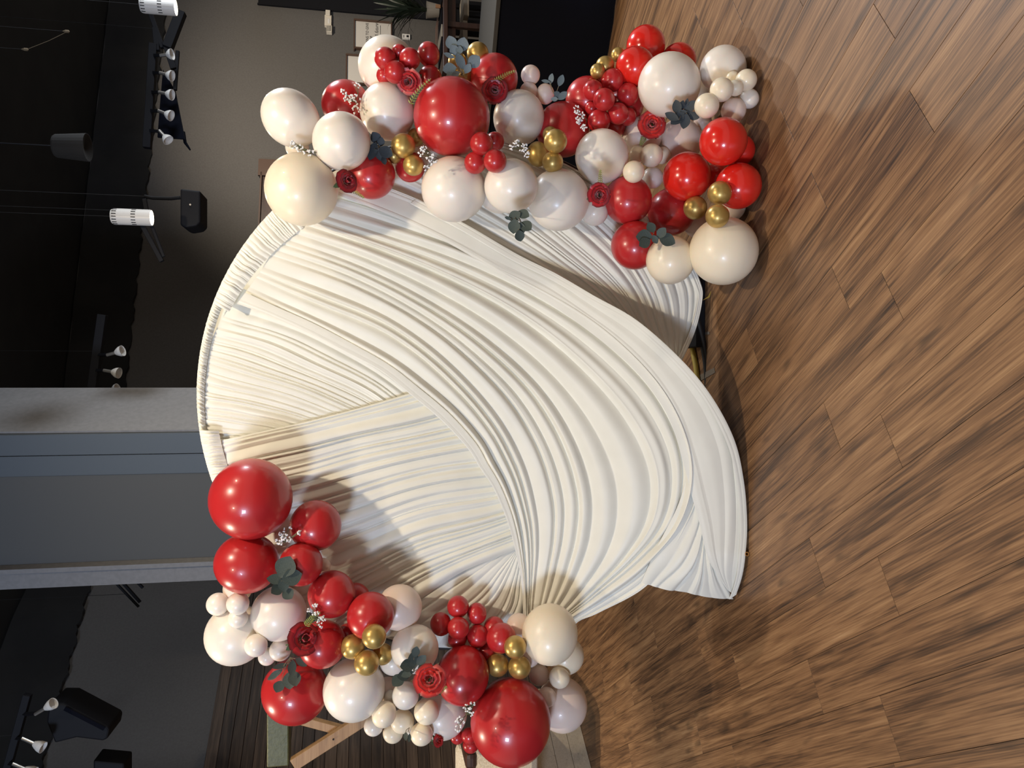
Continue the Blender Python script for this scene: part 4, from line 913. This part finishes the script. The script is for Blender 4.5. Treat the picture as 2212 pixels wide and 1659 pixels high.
def bars(name, segs, Y, lab, cat, w=0.035, m=M_BLACK):
    root = tag(empty(name, tuple(P(*segs[0][:2], Y))), lab, cat)
    for s in segs:
        a, b = P(s[0], s[1], Y), P(s[2], s[3], Y); ww = s[4] / FOC * Y if len(s) > 4 else w
        link('rail', bar_mesh('rail', a, b, ww, ww, (0, 1, 0), 0.003), m, root)
    mid = (P(segs[0][0], segs[0][1], Y) + P(segs[0][2], segs[0][3], Y)) / 2
    link('hanger', tube_mesh('hanger', [mid, (mid[0], mid[1], 4.64)], .0015, 5), M_CEIL, root)
    return root
bars('track_rail', [(322, 20, 352, 104, 9), (392, 26, 362, 104, 18), (335, 60, 340, 110, 10), (332, 96, 318, 320, 15), (384, 110, 378, 195, 7), (357, 92, 376, 150, 12)], 5.6, 'black lighting track and bars carrying the row of five small white lights', 'track')
bars('track_rail', [(222, 680, 200, 838, 16)], 5.3, 'black lighting track beside the pillar with two small white lights', 'track')
bars('track_rail', [(60, 1500, 12, 1675, 14)], 4.3, 'black lighting track at the lower left corner with three small white lights', 'track')
bars('lighting_arm', [(312, 430, 322, 484, 8), (306, 484, 350, 565, 9), (325, 480, 354, 555, 6)], 4.75, 'pair of slanted black arms behind the whole can light', 'arm')
bars('lighting_arm', [(246, 1255, 300, 1311, 4.5), (262, 1255, 303, 1301, 5.5), (294, 1255, 309, 1270, 5)], 5.35, 'three thin black arms poking out from behind the pale edge board', 'arm')
# black cloth flag hanging from the track
fl = [(352, 150), (378, 195), (396, 285), (399, 300), (340, 296), (345, 230)]
a = [P(x, y, 5.63) for x, y in fl]; b = [p + np.array([0, 0.02, 0]) for p in a]; n = len(fl)
o = link('black_flag', fix_normals(mesh('black_flag', a + b, [tuple(range(n)), tuple(range(n, 2 * n))] + [(i, (i + 1) % n, n + (i + 1) % n, n + i) for i in range(n)])), M_BLACKCLOTH)
tag(o, 'black triangular cloth hanging behind the row of five small lights', 'cloth')
link('cord', tube_mesh('cord', [P(396, 285, 5.69), P(400, 308, 5.69), P(411, 324, 5.69)], [.013, .012, .006], 8), M_BLACKCLOTH, None)
bpy.data.objects['cord'].parent = o
# hanging speaker
Y = 4.9; c = P(411, 450, Y); hw, hh = 44 / FOC * Y, 23 / FOC * Y
root = tag(empty('hanging_speaker', tuple(c)), 'black box speaker hanging on a thin rod beside the whole can light', 'speaker')
body = [(-22, -43), (22, -38), (22, 30), (14, 38), (-10, 42), (-22, 36)]
v = [];
for dy in (0, 0.20):
    for x, y in body:
        p = P(411 + x, 450 + y, Y); v.append(p + np.array([0, dy, 0]))
n = 6
me = fix_normals(mesh('speaker_box', v, [tuple(range(n)), tuple(range(n, 2 * n))] + [(i, (i + 1) % n, n + (i + 1) % n, n + i) for i in range(n)]))
o = link('speaker_box', me, M_BLACK, root); bv = o.modifiers.new('bevel', 'BEVEL'); bv.width = .012; bv.segments = 3
link('hanging_rod', tube_mesh('hanging_rod', [P(389, 427, Y + .1), P(370, 429, Y + .1), P(330, 428, Y + .1), P(312, 424, Y + .1)], .011, 8), M_BLACK, root)
link('rod_top', tube_mesh('rod_top', [P(313, 424, Y + .1), (P(312, 424, Y + .1)[0], Y + .1, 4.64)], .002, 8), M_CEIL, root)
link('badge', lathe_mesh('badge', P(411, 442, Y - .002), (0, -1, 0), [(0, 0), (.006, 0), (.006, .002), (0, .002)], 10), M_SILVER, root)
# wedge speaker, and the box at the edge (lower left of the photo)
def slab(name, outline, Y, depth, m, lab, cat, bev=.01):
    n = len(outline); v = [P(x, y, Y) for x, y in outline]; v += [p + np.array([0, depth, 0]) for p in v]
    me = fix_normals(mesh(name, v, [tuple(range(n)), tuple(range(n, 2 * n))] + [(i, (i + 1) % n, n + (i + 1) % n, n + i) for i in range(n)]))
    o = link(name, me, m); b = o.modifiers.new('bevel', 'BEVEL'); b.width = bev; b.segments = 2
    return tag(o, lab, cat)
o = slab('wedge_speaker', [(105, 1520), (137, 1520), (232, 1570), (236, 1576), (232, 1596), (222, 1601), (165, 1594), (118, 1606), (100, 1560)], 4.3, .22, M_BLACK, 'black wedge-shaped speaker hanging from the dark ceiling, lower left of the photo', 'speaker')
link('grille', bar_mesh('grille', P(140, 1530, 4.285), P(226, 1574, 4.285), .02, .01, (0, 1, 0)), M_BLACKCLOTH, o)
o = slab('wall_box', [(201, 1643), (268, 1649), (268, 1690), (201, 1690)], 4.6, .15, M_BLACK, 'small black box on the grey wall at the bottom edge of the photo', 'box')
# dark pendant shade in the ceiling void
c = P(118, 315, 4.4); root = tag(empty('pendant_lamp', tuple(c)), 'dark unlit cone-shaped pendant lamp in the black ceiling void', 'lamp')
zt, zb = P(118, 315, 4.4)[2], P(190, 315, 4.4)[2]
link('lamp_shade', lathe_mesh('lamp_shade', c, (0, 0, -1), [(0, 0), (.055, 0), (.062, .01), (.075, zt - zb), (.072, zt - zb), (.0, zt - zb - .02)], 24), M_CEIL, root)
link('cord', tube_mesh('cord', [c, (c[0], c[1], 4.64)], .003, 6), M_BLACK, root)
# thin wire between two small hooks
a, b = P(57, 107, 4.6), P(146, 68, 4.6); root = tag(empty('hanging_wire', tuple(a)), 'thin wire strung between two small hooks in the black ceiling void', 'wire')
link('wire', tube_mesh('wire', [a, (a + b) / 2 - np.array([0, 0, .01]), b], .0015, 5), M_TWIG, root)
for q in (a, b):
    link('hook', lathe_mesh('hook', q, (0, 0, 1), [(0, -.012), (.008, -.006), (.008, .01), (0, .03)], 8), M_TWIG, root)
    link('rod', tube_mesh('rod', [q, (q[0], q[1], 4.64)], .0015, 5), M_CEIL, root)

# wall fittings
def wb_axes(): return np.array([[WBD[0], WBD[1], 0], [WBN[0], WBN[1], 0], [0, 0, 1]])
AX = wb_axes()
def wslab(name, px0, px1, py0, py1, off, th, m, parent=None, bev=0.004):
    a, b = onwb(px0, (py0 + py1) / 2, off), onwb(px1, (py0 + py1) / 2, off); l, r = onwb((px0 + px1) / 2, py1, off), onwb((px0 + px1) / 2, py0, off)
    c = (l + r) / 2; c[2] = (a[2] + b[2]) / 2; c = c - np.array([*WBN, 0]) * th / 2
    return link(name, box_mesh(name, c, np.linalg.norm((r - l)[:2]) / 2, th / 2, abs(a[2] - b[2]) / 2, AX, bev), m, parent)
root = tag(empty('emergency_light', tuple(onwb(709, 45))), 'ivory emergency light fixture with two lamp heads high on the wall', 'light')
wslab('housing', 701, 716, 32, 54, .05, .05, M_PLASTIC, root)
wslab('lamp_head', 703, 713, 21, 32, .075, .06, M_PLASTIC, root); wslab('lamp_head', 705, 717, 54, 68, .075, .06, M_PLASTIC, root)
wslab('test_panel', 708, 712, 40, 50, .053, .01, M_WHITEMETAL, root)
for k in range(4): wslab('louvre', 706 + 2.6 * k, 707.2 + 2.6 * k, 55, 67, .078, .006, M_GREYTOP, root, .0005)
root = tag(empty('thermostat', tuple(onwb(878, 78))), 'small white thermostat on the wall between the poster and the dining table', 'thermostat')
wslab('cover', 869, 886, 73, 83, .03, .03, M_WHITEMETAL, root); wslab('dial', 878, 883, 76, 80, .033, .006, M_BLACK, root, .001); wslab('label_strip', 871.5, 873, 75, 81, .032, .004, M_GREYTOP, root, .0005)
def picture(px0, px1, py0, py1, lab, dark=True):
    root = tag(empty('framed_poster', tuple(onwb((px0 + px1) / 2, (py0 + py1) / 2))), lab, 'poster', 'framed posters on the back wall')
    w = 2.6
    wslab('poster', px0 + w, px1 - w, py0 + w, py1 - w, .022, .012, M_PAPER, root, 0.0)
    wslab('frame_rail', px0, px0 + w, py0, py1, .045, .045, M_BROWNFRAME, root, .002); wslab('frame_rail', px1 - w, px1, py0, py1, .045, .045, M_BROWNFRAME, root, .002)
    wslab('frame_stile', px0, px1, py0, py0 + w, .045, .045, M_BROWNFRAME, root, .002); wslab('frame_stile', px0, px1, py1 - w, py1, .045, .045, M_BROWNFRAME, root, .002)
    return root
pr = picture(764, 847, 43, 106, 'framed white poster with printed verse, nearer the ceiling edge of the photo top')
picture(747, 850, 119, 182, 'framed white poster mostly hidden behind the large white balloon')
def text(body, px, py, hpx, parent, shear=0.0, sp=1.0):
    cu = bpy.data.curves.new('lettering', 'FONT'); cu.body = body; cu.align_x = 'CENTER'; cu.shear = shear; cu.space_character = sp; cu.extrude = 0.0005
    c = onwb(px, py, .0245); s = hpx / FOC * np.linalg.norm(c - EYEP) * 1.35; cu.size = s; cu.materials.append(M_INK)
    o = bpy.data.objects.new('lettering', cu); COL.objects.link(o)
    o.matrix_world = Matrix([[WBD[0], 0, WBN[0], c[0]], [WBD[1], 0, WBN[1], c[1]], [0, 1, 0, c[2]], [0, 0, 0, 1]])
    me = bpy.data.meshes.new_from_object(o.evaluated_get(bpy.context.evaluated_depsgraph_get())); mw = o.matrix_world.copy(); bpy.data.objects.remove(o)
    link('lettering', me, None, parent, mw)
bpy.context.view_layer.update()
text('PLANS TO GIVE', 796, 74, 5.5, pr, 0, 1.0)
text('hope', 804, 88, 7, pr, 0.4)
text('A future', 817, 66, 7, pr, 0.4)
wslab('rule', 821.2, 822.2, 55, 74, .0235, .0012, M_INK, pr, 0)

# ---- dining table with chairs, place mats and a plant, top edge of the photo
Yt = 6.1
A0 = P(962, 150, Yt); zt = A0[2]; xl, xr = P(962, 150, Yt)[0], P(962, -40, Yt)[0]
root = tag(empty('dining_table', ((xl + xr) / 2, Yt, 0)), 'dark wooden dining table behind the black-skirted table, set with mats', 'table')
link('tabletop', box_mesh('tabletop', ((xl + xr) / 2, Yt + .40, zt), (xr - xl) / 2, .42, .02, None, .005), M_TABLEWOOD, root)
link('apron', box_mesh('apron', ((xl + xr) / 2, Yt + .06, zt - .055), (xr - xl) / 2 - .06, .012, .035), M_TABLEWOOD, root)
for x in (xl + .05, P(1000, 54, Yt + .03)[0], xr - .05):
    link('leg', box_mesh('leg', (x, Yt + .05, (zt - .02) / 2), .022, .022, (zt - .02) / 2, None, .004), M_TABLEWOOD, root)
for x in (xl + .05, xr - .05):
    link('leg', box_mesh('leg', (x, Yt + .74, (zt - .02) / 2), .022, .022, (zt - .02) / 2, None, .004), M_TABLEWOOD, root)
def mat_on(name, py0, py1, px, m, lab, cat, grp, th=.004, dp=.17, y0=.03):
    x0, x1 = P(px, py1, Yt + .2)[0], P(px, py0, Yt + .2)[0]
    o = link(name, box_mesh(name, ((x0 + x1) / 2, Yt + y0 + dp, zt + .02 + th), (x1 - x0) / 2, dp, th, None, .002), m); tag(o, lab, cat, grp); return o
mat_on('place_mat', 36, 72, 945, M_BLACKCLOTH, 'black place mat on the dining table, middle of the three', 'mat', 'black place mats')
mat_on('place_mat', 98, 132, 945, M_BLACKCLOTH, 'black place mat on the dining table nearest the balloons', 'mat', 'black place mats')
mat_on('place_mat', -10, 24, 945, M_BLACKCLOTH, 'black place mat on the dining table at the photo\'s top edge', 'mat', 'black place mats')
mat_on('linen_runner', 72, 98, 945, M_BEIGE, 'folded beige linen between two black place mats', 'cloth', None, .005, .18)
bx, bz = P(940, 12, Yt + .2)[0], zt + .02
o = link('wooden_tag', box_mesh('wooden_tag', (P(945, 11, Yt + .1)[0], Yt + .12, bz + .03), .016, .006, .022, None, .004), M_TAN); tag(o, 'small tan wooden tag standing on the dining table at the top edge', 'tag')
def chair(px, py, Y, lab, face=1):
    c = P(px, py, Y); x = c[0]; zs = c[2]; root = tag(empty('dining_chair', (x, Y, 0)), lab, 'chair', 'black dining chairs at the table')
    link('seat', box_mesh('seat', (x, Y, zs), .135, .18, .022, None, .008), M_BEIGE, root)
    for sx in (-1, 1):
        link('leg', box_mesh('leg', (x + sx * .12, Y - .17, zs / 2 - .012), .018, .018, zs / 2 - .012), M_BLACK, root)
        link('leg', box_mesh('leg', (x + sx * .12, Y + .18, (zs + .16) / 2), .018, .018, (zs + .16) / 2), M_BLACK, root)
    link('stretcher', box_mesh('stretcher', (x, Y - .17, zs * .62), .12, .012, .016), M_BLACK, root)
    link('stretcher', box_mesh('stretcher', (x, Y - .17, zs * .30), .12, .012, .016), M_BLACK, root)
    link('backrest', box_mesh('backrest', (x, Y + .18, zs + .10), .13, .014, .05, None, .006), M_BLACK, root)
chair(1000, 98, Yt + .42, 'black dining chair with beige seat under the table, nearest the balloons')
chair(1003, 22, Yt + .42, 'black dining chair with beige seat under the table at the photo\'s top edge')
# potted plant with long arching leaves
px_, py_ = 930, 22; c = P(px_, py_, Yt + .30); c[2] = zt + .021
root = tag(empty('potted_plant', tuple(c)), 'potted plant with thin dark arching leaves standing on the dining table', 'plant')
link('pot', lathe_mesh('pot', c, (0, 0, 1), [(0, 0), (.05, 0), (.065, .10), (.07, .115), (.062, .115), (0, .105)], 24), M_BEIGE, root)
r = random.Random(5); v = []; f = []
for i in range(70):
    a = r.uniform(0, 6.28); L = r.uniform(.20, .46); lean = r.uniform(.3, 1.25); w = .011; q = len(v); base = c + np.array([0, 0, .09 + .16 * r.random()])
    for j in range(7):
        t = j / 6; rr = L * lean * t; zz = L * (1.15 * t - 0.75 * lean * t * t); ww = w * (1 - t) ** .6 + .0006
        p = base + np.array([rr * math.cos(a), rr * math.sin(a) * .7, zz]); s = np.array([-math.sin(a), math.cos(a), .2]) * ww
        v += [p - s, p + s]
    f += [(q + 2 * j, q + 2 * j + 2, q + 2 * j + 3, q + 2 * j + 1) for j in range(6)]
o = link('leaves', mesh('leaves', v, f), M_PLANT, root); o['kind'] = 'stuff'
link('stem', tube_mesh('stem', [c + np.array([0, 0, .1]), c + np.array([.005, 0, .30])], .006, 6), M_PLANT, root)

# ---- the black-skirted table in front of it
f0, f1 = onfloor(1312, 110)[:2], onfloor(1332, -6)[:2]; d = f1 - f0; d /= np.linalg.norm(d); nb_ = np.array([d[1], -d[0]]); nb_ = nb_ if nb_[1] > 0 else -nb_
fa, fb = f0 - d * 1.15, f1 + d * 1.0; ztab = 0.755
root = tag(empty('skirted_table', (*((fa + fb) / 2), 0)), 'long table with grey top and floor-length black skirt behind the upper garland', 'table')
def col3(p, z): return np.array([p[0], p[1], z])
Lt = np.linalg.norm(fb - fa); ctr = (fa + fb) / 2 + nb_ * .36
axt = np.array([[d[0], d[1], 0], [nb_[0], nb_[1], 0], [0, 0, 1]])
link('tabletop', box_mesh('tabletop', col3(ctr, ztab), Lt / 2 + .01, .37, .014, axt, .003), M_GREYTOP, root)
n = 200; v = []
for i in range(n + 1):
    s = Lt * i / n
    for z in np.linspace(0.006, ztab - .014, 5):
        t = 1 - z / ztab; o_ = .012 * (math.sin(s * 14) + .5 * math.sin(s * 31 + 1)) * t - .03 * t * t
        v.append(col3(fa + d * s + nb_ * (o_ + .004), z))
link('skirt', mesh('skirt', v, grid_faces(n + 1, 5)), M_BLACKCLOTH, root, None, True)
for e in (fa, fb):
    v = [col3(e + nb_ * w, z) for w in np.linspace(0, .72, 8) for z in (0.006, ztab - .014)]
    link('skirt', mesh('skirt', v, grid_faces(8, 2)), M_BLACKCLOTH, root)
for s, w in ((.1, .08), (.1, .64), (Lt - .1, .08), (Lt - .1, .64)):
    link('leg', bar_mesh('leg', col3(fa + d * s + nb_ * w, 0), col3(fa + d * s + nb_ * w, ztab - .01), .03, .03), M_BLACK, root)

# ---- timber stand with the olive beam, lower left
Yb = 3.55
root = tag(empty('timber_stand', (P(760, 1560, Yb)[0], Yb, 0)), 'raw pine stand with diagonal braces under an olive-green beam, behind the lower garland', 'stand')
g0, g1 = P(600, 1535, Yb), P(600, 1657, Yb); hh = 22 / FOC * Yb
link('beam', box_mesh('beam', (g0 + g1) / 2 + np.array([0, .05, 0]), abs(g0[0] - g1[0]) / 2, .05, hh, None, .006), M_GREENPAINT, root)['label'] = 'olive-green painted beam'
def timber(a, b, w, Y, name):
    A, B = P(*a, Y), P(*b, Y); return link(name, bar_mesh(name, A, B, .038, w / FOC * Y, None or np.cross(B - A, (0, 1, 0)), .002), M_PINE, root)
lo = P(1150, 1404, Yb)
timber((634, 1650), (1240, 1262), 25, Yb - .02, 'brace'); timber((648, 1553), (738, 1577), 17, Yb + .02, 'brace')
link('nail', lathe_mesh('nail', P(720, 1597, Yb - .04), (0, -1, 0), [(0, 0), (.004, 0), (.004, .003), (0, .003)], 8), M_BLACK, root)

# ---- whitewashed bench and boucle armchair at the lower edge of the photo
q0, q1 = onfloor(1254, 1568)[:2], onfloor(1277, 1656)[:2]; d = q1 - q0; d /= np.linalg.norm(d); nn = np.array([d[1], -d[0]]); nn = nn if nn[1] > 0 else -nn
zb_ = .36; root = tag(empty('whitewashed_bench', (*q0, 0)), 'low whitewashed plank platform on the floor beyond the lower garland', 'bench')
axb = np.array([[d[0], d[1], 0], [nn[0], nn[1], 0], [0, 0, 1]]); La = 2.2
for k in range(3):
    hgt = zb_ / 3; c = q0 - d * .35 + d * La / 2; link('plank', box_mesh('plank', col3(c + nn * .012, hgt * (k + .5)), La / 2, .012, hgt / 2 - .0015, axb, .002), M_BLEACH, root)
link('top_board', box_mesh('top_board', col3(q0 - d * .35 + d * La / 2 + nn * .30, zb_ + .012), La / 2 + .01, .31, .012, axb, .003), M_BLEACH, root)
link('end_board', box_mesh('end_board', col3(q0 - d * .34 + nn * .30, zb_ / 2), .012, .28, zb_ / 2, axb, .002), M_BLEACH, root)
Yc = 5.15
root = tag(empty('armchair', (*P(1010, 1655, Yc)[:2], zb_ + .024)), 'cream boucle armchair with a dark wooden arm, bottom edge of the photo', 'armchair')
def cbox(name, px0, px1, py0, py1, Y, dp, m, bev):
    a, b = P(px0, py1, Y), P(px1, py0, Y); z0 = min(a[2], b[2]); z1 = max(a[2], b[2])
    return link(name, box_mesh(name, ((a[0] + b[0]) / 2, Y + dp / 2, (z0 + z1) / 2), abs(b[0] - a[0]) / 2, dp / 2, (z1 - z0) / 2, None, bev), m, root)
o = cbox('backrest', 987, 1120, 1604, 1790, Yc, .16, M_BOUCLE, .055)
o = cbox('seat', 1095, 1165, 1606, 1790, Yc - .42, .45, M_BOUCLE, .05)
o = cbox('arm', 1034, 1110, 1606, 1640, Yc - .30, .32, M_BOUCLE, .04)
o = cbox('arm_rail', 1006, 1032, 1628, 1668, Yc - .32, .36, M_TABLEWOOD, .03)
for x in (P(1150, 1612, Yc)[0], P(1150, 1780, Yc)[0]):
    for y in (Yc - .38, Yc + .1):
        zt_ = P(1160, 1650, Yc - .42)[2]
        link('leg', box_mesh('leg', (x, y, (zb_ + .024 + zt_) / 2), .02, .02, max(.01, (zt_ - zb_ - .024) / 2)), M_TABLEWOOD, root)

# ---- small things on the floor behind the backdrop
o = link('yellow_hose', tube_mesh('yellow_hose', [onfloor(1488, 700, .012), onfloor(1494, 745, .012), onfloor(1503, 790, .012), onfloor(1508, 830, .012), onfloor(1510, 880, .012)], .013, 10), M_YELLOW, None, None, True); tag(o, 'dull yellow hose lying on the floor behind the front satin swag', 'hose')
def tape(pts, lab):
    v = [onfloor(x, y, .0012) for x, y in pts]; v += [p + np.array([0, 0, .0008]) for p in v]; n = len(pts)
    o = link('floor_tape', fix_normals(mesh('floor_tape', v, [tuple(range(n)), tuple(range(n, 2 * n))] + [(i, (i + 1) % n, n + (i + 1) % n, n + i) for i in range(n)])), M_TAPE); tag(o, lab, 'tape', 'pieces of tape on the floor behind the backdrop')
tape([(1508, 812), (1543, 794), (1545, 805), (1515, 822)], 'short grey tape strip on the floor beside the yellow hose')
tape([(1516, 719), (1532, 716), (1533, 722), (1516, 724)], 'tiny grey tape scrap on the floor near the black base plate')
a = onfloor(1611, 1196, .012); o = link('copper_pipe_end', lathe_mesh('copper_pipe_end', a + np.array([-.005, .05, 0]), (0.1, -1, 0), [(0, 0), (.0085, 0), (.0085, .062), (.0062, .062), (.0062, .01), (0, .01)], 16), M_COPPER); tag(o, 'copper-coloured pipe end sticking out under the satin near the floor tail', 'pipe')
p = onfloor(1525, 640, .03); v = [P(1518, 649, 3.12), P(1530, 640, 3.12), P(1536, 629, 3.12), P(1533, 642, 3.12)]; v += [q + np.array([0, .004, 0]) for q in v]
o = link('yellow_scrap', fix_normals(mesh('yellow_scrap', v, [(0, 1, 2, 3), (4, 5, 6, 7), (0, 1, 5, 4), (1, 2, 6, 5), (2, 3, 7, 6), (3, 0, 4, 7)])), M_YELLOW); tag(o, 'small yellow curved scrap by the black base plate', 'scrap')
